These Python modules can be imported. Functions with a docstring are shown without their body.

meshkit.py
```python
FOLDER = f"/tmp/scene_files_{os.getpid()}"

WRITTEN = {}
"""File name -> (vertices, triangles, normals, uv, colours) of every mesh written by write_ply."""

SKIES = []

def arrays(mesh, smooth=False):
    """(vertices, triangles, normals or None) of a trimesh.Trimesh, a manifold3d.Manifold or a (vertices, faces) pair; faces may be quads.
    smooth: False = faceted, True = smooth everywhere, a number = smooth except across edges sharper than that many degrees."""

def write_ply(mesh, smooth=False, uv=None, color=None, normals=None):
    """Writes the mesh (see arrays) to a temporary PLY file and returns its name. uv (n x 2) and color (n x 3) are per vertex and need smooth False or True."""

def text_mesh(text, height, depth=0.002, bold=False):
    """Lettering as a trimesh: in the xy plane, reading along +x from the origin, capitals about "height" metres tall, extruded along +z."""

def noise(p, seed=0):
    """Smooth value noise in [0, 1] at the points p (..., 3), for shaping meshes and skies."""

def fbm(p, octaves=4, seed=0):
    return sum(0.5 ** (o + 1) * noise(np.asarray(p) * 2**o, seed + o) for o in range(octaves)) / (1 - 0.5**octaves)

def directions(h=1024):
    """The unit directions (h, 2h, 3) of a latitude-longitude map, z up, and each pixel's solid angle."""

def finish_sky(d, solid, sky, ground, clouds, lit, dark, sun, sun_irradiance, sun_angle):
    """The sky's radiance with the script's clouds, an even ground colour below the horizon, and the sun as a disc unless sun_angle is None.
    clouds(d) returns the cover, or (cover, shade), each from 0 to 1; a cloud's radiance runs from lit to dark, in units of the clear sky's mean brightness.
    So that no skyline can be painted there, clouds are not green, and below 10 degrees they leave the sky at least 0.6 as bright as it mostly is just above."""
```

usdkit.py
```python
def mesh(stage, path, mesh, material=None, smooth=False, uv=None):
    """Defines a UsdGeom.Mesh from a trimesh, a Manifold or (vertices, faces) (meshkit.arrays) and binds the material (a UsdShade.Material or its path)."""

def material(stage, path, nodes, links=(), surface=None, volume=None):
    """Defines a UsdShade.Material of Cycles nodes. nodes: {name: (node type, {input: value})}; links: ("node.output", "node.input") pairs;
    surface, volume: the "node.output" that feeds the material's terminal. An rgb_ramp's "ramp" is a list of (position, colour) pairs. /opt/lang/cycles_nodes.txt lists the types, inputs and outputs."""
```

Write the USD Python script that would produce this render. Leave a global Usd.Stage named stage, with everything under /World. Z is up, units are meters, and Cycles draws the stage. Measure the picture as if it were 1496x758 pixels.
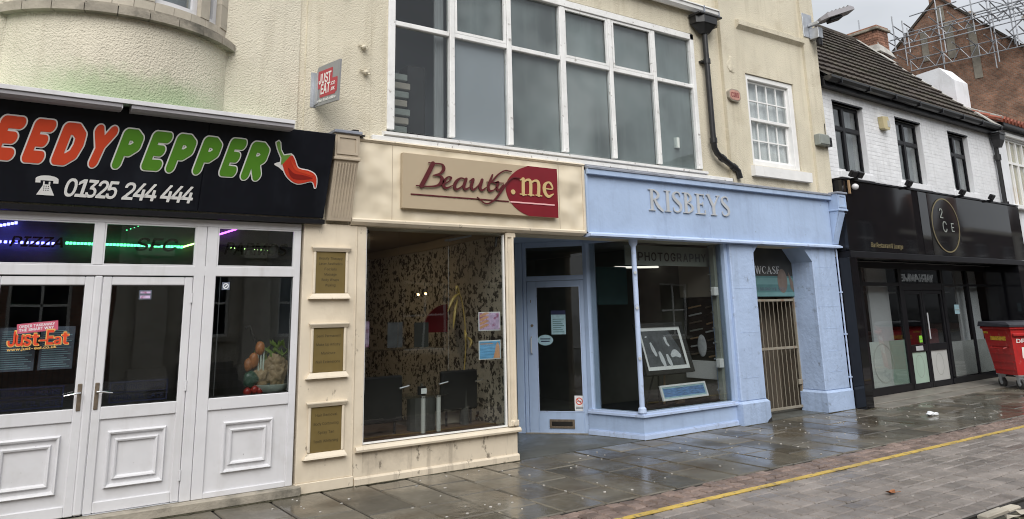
import math, random
import numpy as np, trimesh
from scipy.spatial import ConvexHull
from shapely.geometry import Polygon, LineString, Point, MultiPoint, box as SB
from shapely.ops import unary_union
from shapely import affinity
from pxr import Usd, UsdGeom, UsdLux, UsdShade, Gf, Sdf
import usdkit, meshkit

random.seed(7); RNG = np.random.default_rng(7)
stage = Usd.Stage.CreateInMemory()
UsdGeom.SetStageUpAxis(stage, 'Z'); UsdGeom.SetStageMetersPerUnit(stage, 1.0)
UsdGeom.Xform.Define(stage, '/World'); UsdGeom.Scope.Define(stage, '/World/Looks')

# ------------------------------------------------------------------ camera, sky, sun, exposure
YAW, PITCH, ROLL, FPX, CY = math.radians(34.68881), math.radians(12.262464), math.radians(-1.26091679), 1100.0, 216.289
fw = np.array([math.sin(YAW)*math.cos(PITCH), math.cos(YAW)*math.cos(PITCH), math.sin(PITCH)])
rt = np.array([math.cos(YAW), -math.sin(YAW), 0]); up = np.cross(rt, fw)
rt, up = rt*math.cos(ROLL)+up*math.sin(ROLL), -rt*math.sin(ROLL)+up*math.cos(ROLL)
cam = UsdGeom.Camera.Define(stage, '/World/camera')
cam.AddTransformOp().Set(Gf.Matrix4d(*rt, 0, *up, 0, *(-fw), 0, 0, 0, 1.705, 1))
cam.CreateHorizontalApertureAttr(36.0); cam.CreateVerticalApertureAttr(36.0*519/1024)
cam.CreateFocalLengthAttr(36.0*FPX/1496)
cam.CreateVerticalApertureOffsetAttr(-(379-CY)/1496*36.0)
cam.CreateClippingRangeAttr(Gf.Vec2f(0.05, 5000)); cam.CreateFStopAttr(0)
EXPOSURE = 1.0
cam.CreateExposureAttr(EXPOSURE)

SUN = np.array([-0.35, -0.62, 0.70]); SUN /= np.linalg.norm(SUN)
SUN_EL, SUN_ROT = math.asin(SUN[2]), math.atan2(SUN[0], SUN[1])
SKY_STRENGTH, CLOUD = 0.10, 4.6
usdkit.material(stage, '/World/Looks/overcast_sky', {
    'sky': ('sky_texture', {'sky_type': 'single_scattering', 'sun_disc': False, 'sun_elevation': SUN_EL, 'sun_rotation': SUN_ROT, 'aerosol_density': 3.0}),
    'tc': ('texture_coordinate', {}), 'sep': ('separate_xyz', {}),
    'el': ('map_range', {'from_min': 0.0, 'from_max': 1.0, 'to_min': 0.55, 'to_max': 1.35, 'clamp': True}),
    'mp': ('mapping', {'scale': (1.0, 1.0, 2.5)}),
    'n': ('noise_texture', {'scale': 2.2, 'detail': 5.0, 'roughness': 0.55}),
    'nr': ('map_range', {'from_min': 0.3, 'from_max': 0.7, 'to_min': 0.80, 'to_max': 1.16, 'clamp': True}),
    'mul': ('math', {'math_type': 'multiply'}),
    'grey': ('mix_color', {'blend_type': 'multiply', 'fac': 1.0, 'a': (CLOUD*0.95, CLOUD*0.985, CLOUD*1.03), 'use_clamp': False}),
    'cc': ('combine_color', {}),
    'mix': ('mix', {'fac': 0.93}), 'bg': ('background_shader', {'strength': SKY_STRENGTH})},
    [('tc.generated', 'sep.vector'), ('tc.generated', 'mp.vector'), ('mp.vector', 'n.vector'), ('sep.z', 'el.value'), ('n.fac', 'nr.value'),
     ('el.result', 'mul.value1'), ('nr.result', 'mul.value2'), ('mul.value', 'cc.r'), ('mul.value', 'cc.g'), ('mul.value', 'cc.b'),
     ('cc.color', 'grey.b'), ('sky.color', 'mix.color1'), ('grey.result', 'mix.color2'), ('mix.color', 'bg.color')], surface='bg.background')
dome = UsdLux.DomeLight.Define(stage, '/World/sky')
UsdShade.MaterialBindingAPI.Apply(dome.GetPrim()).Bind(UsdShade.Material.Get(stage, '/World/Looks/overcast_sky'))
for k, v in (('kind', 'structure'), ('label', 'pale grey overcast sky above the roofs'), ('category', 'sky')): dome.GetPrim().SetCustomDataByKey(k, v)
sun = UsdLux.DistantLight.Define(stage, '/World/sun')
sun.CreateIntensityAttr(0.4); sun.CreateAngleAttr(50.0); sun.CreateNormalizeAttr(True); sun.CreateColorAttr(Gf.Vec3f(1.0, 0.97, 0.93))
zax = SUN; xax = np.cross([0, 0, 1], zax); xax /= np.linalg.norm(xax); yax = np.cross(zax, xax)
sun.AddTransformOp().Set(Gf.Matrix4d(*xax, 0, *yax, 0, *zax, 0, 0, 0, 20, 1))

# ------------------------------------------------------------------ materials
def lin(*c): return tuple(((x/255)/12.92 if x/255 <= .04045 else ((x/255+.055)/1.055)**2.4) for x in c)
def mat(name, col, rough=.6, var=.12, vs=3.0, bump=0, bs=60, bdet=3, metal=0, rnd=0, stain=None, streak=None, coat=0, spec=.5, rv=0, rs=1.5, stretch=None, stain2=None, algae=None, bvor=False):
    n = {'g': ('geometry', {}), 'n1': ('noise_texture', {'scale': vs, 'detail': 6.0, 'roughness': .6}),
         'r1': ('rgb_ramp', {'ramp': [(.32, tuple(c*(1-var) for c in col)), (.68, tuple(min(1, c*(1+var)) for c in col))]}),
         'p': ('principled_bsdf', {'roughness': rough, 'metallic': metal, 'coat_weight': coat, 'specular_ior_level': spec})}
    L = [('n1.fac', 'r1.fac')]; pos = 'g.position'
    if stretch: n['ms'] = ('mapping', {'scale': stretch}); L += [('g.position', 'ms.vector')]; L.append(('ms.vector', 'n1.vector'))
    else: L.append((pos, 'n1.vector'))
    c = 'r1.color'
    for i, st in enumerate((stain, stain2)):
        if st:
            sc, s, lo, hi, amt = st[:5]
            n[f's{i}'] = ('noise_texture', {'scale': s, 'detail': float(st[6]) if len(st) > 6 else 8.0, 'roughness': .65}); n[f'sm{i}'] = ('map_range', {'from_min': lo, 'from_max': hi, 'to_min': 0.0, 'to_max': amt, 'clamp': True})
            n[f'so{i}'] = ('mapping', {'location': (3.7*(i+1), 1.3, 2.1), 'scale': st[5] if len(st) > 5 else (1, 1, 1)})
            n[f'sx{i}'] = ('mix', {'color2': sc}); L += [(pos, f'so{i}.vector'), (f'so{i}.vector', f's{i}.vector'), (f's{i}.fac', f'sm{i}.value'), (f'sm{i}.result', f'sx{i}.fac'), (c, f'sx{i}.color1')]; c = f'sx{i}.color'
    if streak:
        sc, lo, hi, amt = streak
        n['km'] = ('mapping', {'scale': (5, 5, .45)}); n['k'] = ('noise_texture', {'scale': 1.6, 'detail': 6.0, 'roughness': .6}); n['kr'] = ('map_range', {'from_min': lo, 'from_max': hi, 'to_min': 0.0, 'to_max': amt, 'clamp': True}); n['kx'] = ('mix', {'color2': sc})
        L += [(pos, 'km.vector'), ('km.vector', 'k.vector'), ('k.fac', 'kr.value'), ('kr.result', 'kx.fac'), (c, 'kx.color1')]; c = 'kx.color'
    if algae:  # a band of growth with a shape of its own, on the bulge above the sign
        ac, x0, xr, z0, z1 = algae
        n['as'] = ('separate_xyz', {}); L.append((pos, 'as.vector'))
        n['ax'] = ('math', {'math_type': 'subtract', 'value2': x0}); n['axa'] = ('math', {'math_type': 'absolute'}); n['axm'] = ('map_range', {'from_min': xr*.35, 'from_max': xr, 'to_min': 1.0, 'to_max': 0.0, 'clamp': True, 'range_type': 'smoothstep'})
        n['an'] = ('noise_texture', {'scale': 9.0, 'detail': 8.0, 'roughness': .7}); n['ah'] = ('math', {'math_type': 'multiply_add', 'value2': .40, 'value3': -.20}); n['az'] = ('math', {'math_type': 'add'})
        n['azm'] = ('map_range', {'from_min': z0, 'from_max': z1, 'to_min': .72, 'to_max': 0.0, 'clamp': True, 'range_type': 'smoothstep'}); n['am'] = ('math', {'math_type': 'multiply'}); n['amx'] = ('mix', {'color2': ac})
        L += [('as.x', 'ax.value1'), ('ax.value', 'axa.value1'), ('axa.value', 'axm.value'), (pos, 'an.vector'), ('an.fac', 'ah.value1'), ('ah.value', 'az.value1'), ('as.z', 'az.value2'), ('az.value', 'azm.value'), ('axm.result', 'am.value1'), ('azm.result', 'am.value2'), ('am.value', 'amx.fac'), (c, 'amx.color1')]; c = 'amx.color'
    if rnd:
        n['oi'] = ('object_info', {}); n['om'] = ('map_range', {'from_min': 0.0, 'from_max': 1.0, 'to_min': 1-rnd, 'to_max': 1+rnd}); n['hv'] = ('hsv', {})
        L += [('oi.random', 'om.value'), ('om.result', 'hv.value'), (c, 'hv.color')]; c = 'hv.color'
    L.append((c, 'p.base_color'))
    if rv:
        n['rn'] = ('noise_texture', {'scale': rs, 'detail': 5.0}); n['rm'] = ('map_range', {'from_min': .41, 'from_max': .59, 'to_min': max(.02, rough-rv), 'to_max': rough+rv, 'clamp': True}); L += [(pos, 'rn.vector'), ('rn.fac', 'rm.value'), ('rm.result', 'p.roughness')]
    if bump:
        n['b'] = ('bump', {'distance': bump, 'strength': .9})
        if bvor: n['bn'] = ('voronoi_texture', {'scale': bs, 'feature': 'smooth_f1', 'detail': 1.0}); L += [(pos, 'bn.vector'), ('bn.distance', 'b.height')]; n['b'][1]['invert'] = True
        else: n['bn'] = ('noise_texture', {'scale': bs, 'detail': float(bdet), 'roughness': .6}); L += [(pos, 'bn.vector'), ('bn.fac', 'b.height')]
        if stretch: L[-2] = ('ms.vector', 'bn.vector')
        L.append(('b.normal', 'p.normal'))
    return usdkit.material(stage, '/World/Looks/'+name, n, L, surface='p.BSDF')
def glass(name, tint=(1, 1, 1), rough=.0, wav=0.0, refl=1.0):
    n = {'g': ('geometry', {}), 'mf': ('mix_float', {'a': 1.5, 'b': .6667}), 'f': ('fresnel', {}), 'fm': ('math', {'math_type': 'multiply', 'value2': refl}), 't': ('transparent_bsdf', {'color': tint}), 's': ('glossy_bsdf', {'color': (1, 1, 1), 'roughness': rough}), 'm': ('mix_closure', {})}
    L = [('g.backfacing', 'mf.fac'), ('mf.result', 'f.IOR'), ('f.fac', 'fm.value1'), ('fm.value', 'm.fac'), ('t.BSDF', 'm.closure1'), ('s.BSDF', 'm.closure2')]
    if wav: n['wn'] = ('noise_texture', {'scale': 1.6, 'detail': 1.0}); n['wb'] = ('bump', {'distance': wav, 'strength': 1.0}); L += [('g.position', 'wn.vector'), ('wn.fac', 'wb.height'), ('wb.normal', 's.normal')]
    return usdkit.material(stage, '/World/Looks/'+name, n, L, surface='m.closure')
def emit(name, col, st):
    return usdkit.material(stage, '/World/Looks/'+name, {'e': ('emission', {'color': col, 'strength': st})}, [], surface='e.emission')
K = {}
DIRT = (.10, .08, .06)
K['roughcast'] = mat('cream_roughcast', (.63, .585, .475), .88, .10, 1.3, bump=.010, bs=62, bvor=True, streak=((.40, .355, .27), .52, .76, .42), stain=((.36, .32, .22), 1.2, .55, .8, .35), algae=((.30, .40, .22), .92, .98, 3.72, 4.02))
K['render'] = mat('cream_render', (.62, .57, .45), .85, .10, 1.1, bump=.008, bs=66, bvor=True, streak=((.41, .355, .25), .50, .74, .48), stain=((.34, .28, .18), 1.6, .58, .75, .4))
K['stone'] = mat('weathered_stone', (.30, .27, .22), .85, .2, 5, bump=.006, bs=40, stain=((.05, .05, .04), 3, .48, .68, .75), rnd=.12)
K['stone_across'] = mat('stone_across', (.62, .58, .50), .8, .1, 2); K['stone_pale'] = mat('pale_stone', (.44, .40, .33), .85, .12, 5, bump=.003, bs=50, stain=((.12, .11, .09), 4, .55, .75, .5), rnd=.1)
K['upvc'] = mat('white_upvc', (.64, .64, .66), .32, .04, 4, stain=((.40, .385, .36), 2.2, .52, .8, .45), stain2=((.16, .145, .13), 22, .68, .74, .65), streak=((.42, .40, .37), .55, .8, .4))
K['wpaint'] = mat('white_flaking_paint', (.76, .76, .75), .5, .06, 5, bump=.003, bs=30, stain=((.25, .23, .2), 14, .60, .68, .8), stain2=((.45, .44, .42), 3, .5, .75, .4))
K['sashw'] = mat('white_gloss_paint', (.78, .78, .77), .4, .05, 5, stain=((.4, .39, .36), 6, .6, .8, .4))
K['cream'] = mat('cream_gloss_paint', (.67, .59, .465), .42, .05, 2.5, bump=.0015, bs=25, stain=(DIRT, 12, .64, .69, .6, (1, 1, .5)), stain2=((.44, .37, .27), 2.0, .48, .72, .45), streak=((.40, .33, .23), .58, .8, .3))
K['creamlow'] = mat('cream_paint_dirty', (.64, .56, .44), .5, .06, 2.5, bump=.002, bs=25, stain=(DIRT, 9, .585, .645, .75, (1, 1, .6)), stain2=((.28, .235, .18), 2.4, .5, .72, .6), streak=((.20, .165, .13), .55, .70, .6))
K['vinyl'] = mat('cream_vinyl', (.68, .60, .46), .30, .04, 1.5, bump=.13, bs=2.6, bdet=1, stain=((.42, .34, .24), 2, .55, .8, .3))
K['tan'] = mat('tan_board', (.42, .34, .235), .4, .03, 2)
K['console'] = mat('taupe_paint', (.44, .37, .28), .5, .08, 4, stain=((.2, .16, .12), 6, .55, .75, .5))
K['blue'] = mat('pale_blue_paint', (.380, .490, .685), .45, .07, 1.2, bump=.003, bs=18, stain=((.24, .30, .43), 2.4, .52, .75, .4), stain2=((.20, .22, .25), 16, .66, .72, .6), streak=((.23, .30, .43), .52, .78, .4))
K['blue_low'] = mat('pale_blue_masonry', (.388, .494, .69), .55, .07, 2.0, bump=.008, bs=14, stain=((.13, .14, .16), 6, .60, .70, .7), stain2=((.25, .32, .44), 1.6, .48, .72, .5), streak=((.22, .27, .35), .54, .76, .5))
K['bluelip'] = mat('pale_blue_moulding', (.455, .555, .755), .45, .06, 3, bump=.002, bs=30, stain=((.22, .24, .28), 9, .56, .70, .6))
K['lead'] = mat('grey_lead', (.25, .27, .32), .45, .15, 5, stain=((.08, .08, .09), 6, .5, .7, .6))
K['silver'] = mat('brushed_metal', (.50, .52, .54), .45, .06, 5, metal=.15)
K['steel'] = mat('galvanised_steel', (.48, .50, .53), .45, .15, 6, metal=.75, rnd=.15)
K['scaffoldtube'] = mat('weathered_scaffold_tube', (.30, .31, .33), .5, .2, 6, metal=.5, rnd=.2); K['chrome'] = mat('chrome', (.75, .75, .76), .15, .02, 5, metal=1)
K['bronze'] = mat('worn_bronze', (.20, .16, .12), .45, .2, 30, metal=.5)
K['brass'] = mat('old_brass', (.185, .135, .048), .40, .10, 3, metal=.25, stain=((.16, .11, .03), 5, .5, .75, .5))
K['brass_ink'] = mat('engraved_ink', (.055, .04, .015), .6, .05, 5)
K['blacksign'] = mat('black_vinyl', (.007, .008, .012), .42, .25, 2, spec=.2, stain=((.022, .027, .036), 1.6, .5, .8, .6, (2, 2, .5)))
K['black'] = mat('black_paint', (.008, .008, .010), .32, .2, 3, spec=.25)
K['blackgloss'] = mat('black_gloss', (.004, .004, .005), .05, .2, 2, spec=.5)
K['blackiron'] = mat('black_iron', (.015, .015, .016), .35, .2, 10, stain=((.06, .05, .045), 12, .58, .72, .5))
K['red'] = mat('sign_red', (.66, .07, .025), .4, .06, 4); K['red2'] = mat('deep_red', (.175, .010, .017), .34, .06, 3); K['maroon'] = mat('maroon', (.085, .010, .013), .38, .06, 3)
K['green'] = mat('sign_green', (.09, .26, .02), .4, .06, 4); K['white'] = mat('sign_white', (.78, .78, .76), .45, .05, 4, stain=((.5, .49, .46), 4, .5, .8, .4))
K['pgreen'] = mat('mint_trim', (.42, .60, .46), .5, .1, 5, stain=((.2, .3, .22), 5, .5, .7, .6)); K['lampgrey'] = mat('grey_plastic', (.30, .29, .31), .45, .06, 5)
K['cgreen'] = mat('chili_stem_green', (.16, .33, .06), .4, .1, 6); K['cred'] = mat('chili_red', (.58, .045, .02), .35, .08, 8); K['cdark'] = mat('chili_dark', (.26, .015, .01), .4, .05, 5); K['pink'] = mat('pale_pink', (.75, .42, .42), .4, .03, 4); K['tanletter'] = mat('gold_letter', (.62, .46, .22), .35, .05, 5, metal=.2)
K['dark'] = mat('dark_interior', (.022, .021, .022), .8, .3, 2); K['darkblue'] = mat('navy_print', (.012, .016, .06), .5, .1, 3); K['blackfilm'] = mat('black_film', (.001, .001, .001), .9, .1, 3, spec=0.0); K['takeroom'] = mat('takeaway_interior', (.085, .085, .09), .8, .3, 2); K['galroom'] = mat('gallery_interior', (.15, .145, .125), .8, .2, 1.5)
K['floorwood'] = mat('brown_floor', (.09, .05, .03), .4, .2, 4); K['ceil'] = mat('cream_ceiling', (.42, .34, .24), .8, .05, 2)
K['leather'] = mat('black_leather', (.009, .009, .011), .6, .2, 6, spec=.2, bump=.002, bs=60); K['beige'] = mat('beige_laminate', (.34, .30, .25), .5, .06, 3)
K['slab'] = mat('wet_flagstone', (.105, .095, .075), .25, .36, 1.6, bump=.005, bs=7, bdet=6, rnd=.36, rv=.18, rs=1.1, stain=((.068, .050, .030), 1.3, .46, .66, .75), stain2=((.23, .215, .19), 8, .58, .76, .5), spec=.55)
K['sett'] = mat('wet_granite_sett', (.195, .143, .120), .5, .28, 5, bump=.012, bs=24, bdet=5, rnd=.26, rv=.15, stain=((.08, .06, .05), 7, .5, .75, .5))
K['paver'] = mat('wet_block_paver', (.225, .198, .180), .44, .22, 3, bump=.006, bs=45, bdet=5, rnd=.22, rv=.20, rs=1.0, stain=((.115, .096, .082), 1.4, .48, .70, .6), stain2=((.30, .275, .255), 5, .56, .78, .5))
K['joint'] = mat('dark_joint', (.022, .019, .016), .8, .3, 8, bump=.006, bs=40); K['asphalt'] = mat('worn_screed', (.085, .088, .080), .4, .2, 2.5, bump=.002, bs=90, rv=.2, rs=1.2, stain=((.05, .05, .045), 1.5, .5, .75, .5))
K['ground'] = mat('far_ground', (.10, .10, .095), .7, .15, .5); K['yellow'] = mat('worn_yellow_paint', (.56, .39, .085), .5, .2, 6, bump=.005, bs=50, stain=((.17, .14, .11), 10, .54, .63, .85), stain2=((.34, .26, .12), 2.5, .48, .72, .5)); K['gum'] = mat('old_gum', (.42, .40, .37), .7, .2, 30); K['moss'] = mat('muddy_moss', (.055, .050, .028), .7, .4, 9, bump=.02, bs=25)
K['stonestrip'] = mat('grey_stone_step', (.20, .185, .16), .45, .2, 3, bump=.004, bs=30, stain=((.09, .08, .07), 3, .5, .7, .6))
K['wbrick'] = mat('white_painted_brick', (.74, .75, .77), .5, .05, 5, bump=.004, bs=45, rnd=.06, stain=((.5, .5, .5), 3, .54, .78, .45), streak=((.46, .46, .45), .54, .76, .45)); K['wrender'] = mat('white_render', (.72, .74, .77), .7, .05, 2, bump=.005, bs=30, streak=((.42, .42, .42), .52, .75, .5), stain=((.45, .45, .44), 2, .5, .75, .4))
K['tile'] = mat('brown_roof_tile', (.050, .038, .030), .75, .25, 7, bump=.006, bs=40, rnd=.28, stain=((.040, .042, .016), 2.4, .48, .68, .65)); K['redtile'] = mat('red_pantile', (.34, .10, .06), .7, .2, 6, rnd=.15, stain=((.16, .07, .05), 3, .5, .7, .6)); K['mortar'] = mat('pale_mortar', (.42, .41, .38), .8, .15, 5, bump=.008, bs=20, stain=((.12, .11, .1), 4, .5, .7, .6))
K['chimbrick'] = mat('chimney_brick', (.23, .115, .075), .85, .3, 7, bump=.006, bs=30, rnd=.3, stain=((.06, .045, .04), 3, .5, .7, .6)); K['greyrender'] = mat('grey_render_strip', (.21, .19, .155), .85, .15, 4, bump=.004, bs=30)
def farbrick(name, c1, c2, mo, rotz):
    return usdkit.material(stage, '/World/Looks/'+name, {'g': ('geometry', {}), 'm0': ('mapping', {'rotation': (0, 0, rotz)}), 's': ('separate_xyz', {}), 'c': ('combine_xyz', {}), 'b': ('brick_texture', {'color1': c1, 'color2': c2, 'mortar': mo, 'scale': 1.0, 'mortar_size': .012, 'brick_width': .225, 'row_height': .078, 'bias': -.1}),
        'n': ('noise_texture', {'scale': 1.2, 'detail': 8.0, 'roughness': .7}), 'r': ('map_range', {'from_min': .35, 'from_max': .7, 'to_min': .55, 'to_max': 1.45}), 'h': ('hsv', {}), 'p': ('principled_bsdf', {'roughness': .9}), 'bu': ('bump', {'distance': .01, 'strength': .6, 'invert': True})},
        [('g.position', 'm0.vector'), ('m0.vector', 's.vector'), ('s.x', 'c.x'), ('s.z', 'c.y'), ('c.vector', 'b.vector'), ('g.position', 'n.vector'), ('n.fac', 'r.value'), ('r.result', 'h.value'), ('b.color', 'h.color'), ('h.color', 'p.base_color'), ('b.fac', 'bu.height'), ('bu.normal', 'p.normal')], surface='p.BSDF')
K['brickgable'] = farbrick('far_brick_gable', (.27, .125, .072), (.14, .068, .043), (.20, .165, .13), math.radians(-100)); K['brickopp'] = farbrick('brick_across', (.28, .12, .075), (.17, .08, .05), (.2, .17, .14), 0.0)
K['brickdark'] = farbrick('dark_brick_across', (.10, .055, .042), (.06, .036, .03), (.10, .09, .08), 0.0)  # darker brick, toned down for its mirror image in glass and fascia
K['glass'] = glass('clear_glass', (.86, .88, .87), 0, .0012); K['glassD'] = glass('shop_glass', (.82, .84, .84), 0, .001); K['upglass'] = glass('old_glass', (.86, .88, .88), .02, .004); K['acrylic'] = glass('acrylic', (.75, .77, .78), .1)
K['frost'] = mat('frosted_film', (.62, .66, .63), .45, .10, 1.2, stain=((.30, .32, .30), 1.3, .5, .7, .4)); K['frostgreen'] = mat('frosted_film_green', (.33, .44, .37), .4, .08, 2); K['frostgrey'] = mat('frosted_film_grey', (.44, .45, .44), .45, .08, 2)
K['blind'] = mat('pane_backing_sky_tones', (.25, .285, .285), .5, .20, 1.1, streak=((.34, .38, .375), .48, .70, .35), stain=((.11, .12, .12), .8, .42, .66, .8, (1, 1, 1), 2), stain2=((.48, .50, .50), .9, .46, .68, .65, (1, 1, 1), 2), rnd=.22); K['blindgrey'] = mat('grey_blind', (.36, .385, .42), .6, .03, 1.0); K['voile'] = mat('grey_net', (.80, .80, .81), .8, .06, 30, stretch=(6, 6, .2)); K['curtain'] = mat('grey_curtain', (.26, .27, .28), .8, .15, 8, stretch=(8, 8, .3)); K['creamblind'] = mat('cream_blind', (.72, .60, .40), .7, .05, 2); K['orange'] = mat('orange_card', (.66, .36, .11), .6, .05, 2)  # pane backing: its mottled tones paint in cloud reflections on the glass
K['paperw'] = mat('white_paper', (.72, .74, .76), .6, .04, 5); K['papergrey'] = mat('printed_paper', (.10, .12, .16), .6, .25, 12); K['paperblue'] = mat('pale_blue_paper', (.30, .46, .52), .6, .15, 14); K['stkpink'] = mat('sticker_pink', (.52, .10, .16), .45, .05, 3); K['stkyel'] = mat('sticker_yellow', (.70, .42, .12), .45, .05, 3); K['lime'] = mat('lime_sticker', (.25, .62, .05), .5, .05, 3)
K['postpink'] = mat('mauve_print', (.55, .42, .62), .4, .25, 18, stain=((.30, .05, .14), 14, .52, .6, .8)); K['postblue'] = mat('sea_print', (.16, .40, .68), .4, .35, 6, stretch=(1, 1, 9)); K['postskin'] = mat('skin_print', (.62, .34, .20), .45, .15, 9)
K['photogrey'] = mat('photograph_print', (.085, .09, .10), .25, .3, 10); K['photofig'] = mat('photograph_figures', (.55, .57, .62), .35, .15, 20); K['passep'] = mat('white_mount', (.72, .73, .76), .5, .03, 3); K['frameblack'] = mat('black_frame', (.02, .018, .016), .3, .1, 5); K['panoblue'] = mat('panorama_print', (.09, .20, .42), .3, .6, 8, stretch=(1.2, 1.2, 16)); K['woodl'] = mat('pale_wood', (.34, .22, .12), .5, .15, 8, stretch=(1, 1, .1))
K['wallpaper'] = usdkit.material(stage, '/World/Looks/figure_wallpaper', {'g': ('geometry', {}), 's': ('separate_xyz', {}), 'c': ('combine_xyz', {'z': 0.0}), 'v': ('voronoi_texture', {'scale': 6.0, 'metric': 'chebychev', 'randomness': .7}), 'n': ('noise_texture', {'scale': 17.0, 'detail': 3.0, 'roughness': .6}), 'a': ('math', {'math_type': 'multiply_add', 'value2': .45}), 'r': ('rgb_ramp', {'ramp': [(.0, (.02, .015, .012)), (.635, (.035, .028, .023)), (.65, (.40, .355, .29)), (1, (.48, .43, .36))], 'interpolate': True}), 'p': ('principled_bsdf', {'roughness': .6})},
    [('g.position', 's.vector'), ('s.y', 'c.x'), ('s.z', 'c.y'), ('c.vector', 'v.vector'), ('c.vector', 'n.vector'), ('v.distance', 'a.value1'), ('n.fac', 'a.value3'), ('a.value', 'r.fac'), ('r.color', 'p.base_color')], surface='p.BSDF')
K['gate'] = mat('gate_paint', (.27, .245, .195), .5, .12, 8, stain=((.2, .1, .05), 6, .56, .7, .7)); K['brownboard'] = mat('brown_boarding', (.085, .070, .052), .7, .2, 4, stretch=(3, 3, .3)); K['teal'] = mat('teal_print', (.07, .16, .17), .4, .15, 3); K['teal2'] = mat('teal_band', (.12, .24, .25), .4, .1, 3); K['browng'] = mat('brown_print', (.040, .042, .040), .45, .3, 3); K['peach'] = mat('peach_print', (.16, .125, .105), .5, .2, 5)
K['binred'] = mat('bin_red', (.42, .022, .022), .38, .12, 3, stain=((.20, .02, .018), 4, .48, .70, .6), stain2=((.48, .24, .22), 14, .62, .70, .5, (1, 1, .4)), streak=((.14, .035, .03), .56, .74, .6)); K['binlid'] = mat('bin_lid', (.035, .036, .045), .45, .15, 5); K['binyel'] = mat('bin_yellow', (.68, .42, .04), .5, .1, 9, stain=((.12, .08, .02), 25, .5, .6, .7)); K['rubber'] = mat('rubber', (.03, .03, .03), .7, .2, 8)
K['leaf'] = mat('dead_leaf', (.30, .11, .04), .6, .2, 20); K['gold'] = mat('gold_leaf_plant', (.30, .215, .06), .4, .2, 12); K['goldline'] = mat('gold_line', (.26, .215, .11), .35, .08, 6, metal=.4); K['veg_g'] = mat('leafy_green', (.17, .26, .06), .5, .3, 14); K['veg_o'] = mat('orange_squash', (.33, .115, .03), .4, .25, 10); K['veg_r'] = mat('tomato_red', (.28, .02, .015), .3, .1, 8); K['veg_b'] = mat('brown_root', (.28, .20, .11), .6, .25, 12); K['veg_dg'] = mat('dark_pepper', (.02, .07, .045), .3, .2, 8); K['veg_w'] = mat('white_stalk', (.50, .58, .50), .5, .1, 8)
K['led_blue'] = emit('led_blue', (.12, .12, 1), 7); K['led_green'] = emit('led_green', (.10, 1, .32), 2.6); K['led_lime'] = emit('led_lime', (.5, 1, .25), 3); K['led_purple'] = emit('led_purple', (.5, .08, 1), 5); K['warmlamp'] = emit('warm_lamp', (1, .62, .22), 7); K['salonlamp'] = emit('salon_lamp', (1, .80, .56), 4.4); K['tubelamp'] = emit('tube_lamp', (1, .95, .85), .7)
K['termgrey'] = mat('alarm_cream', (.50, .43, .25), .5, .08, 5); K['boxgrey'] = mat('grey_box', (.24, .26, .24), .5, .1, 5); K['plaquepink'] = mat('terracotta_plaque', (.46, .25, .20), .6, .12, 8); K['plaquered'] = mat('plaque_red', (.36, .05, .04), .5, .05, 5); K['jesteel'] = mat('sign_grey', (.27, .275, .285), .45, .05, 4); K['jered'] = mat('sign_crimson', (.42, .03, .05), .45, .05, 4)

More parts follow.
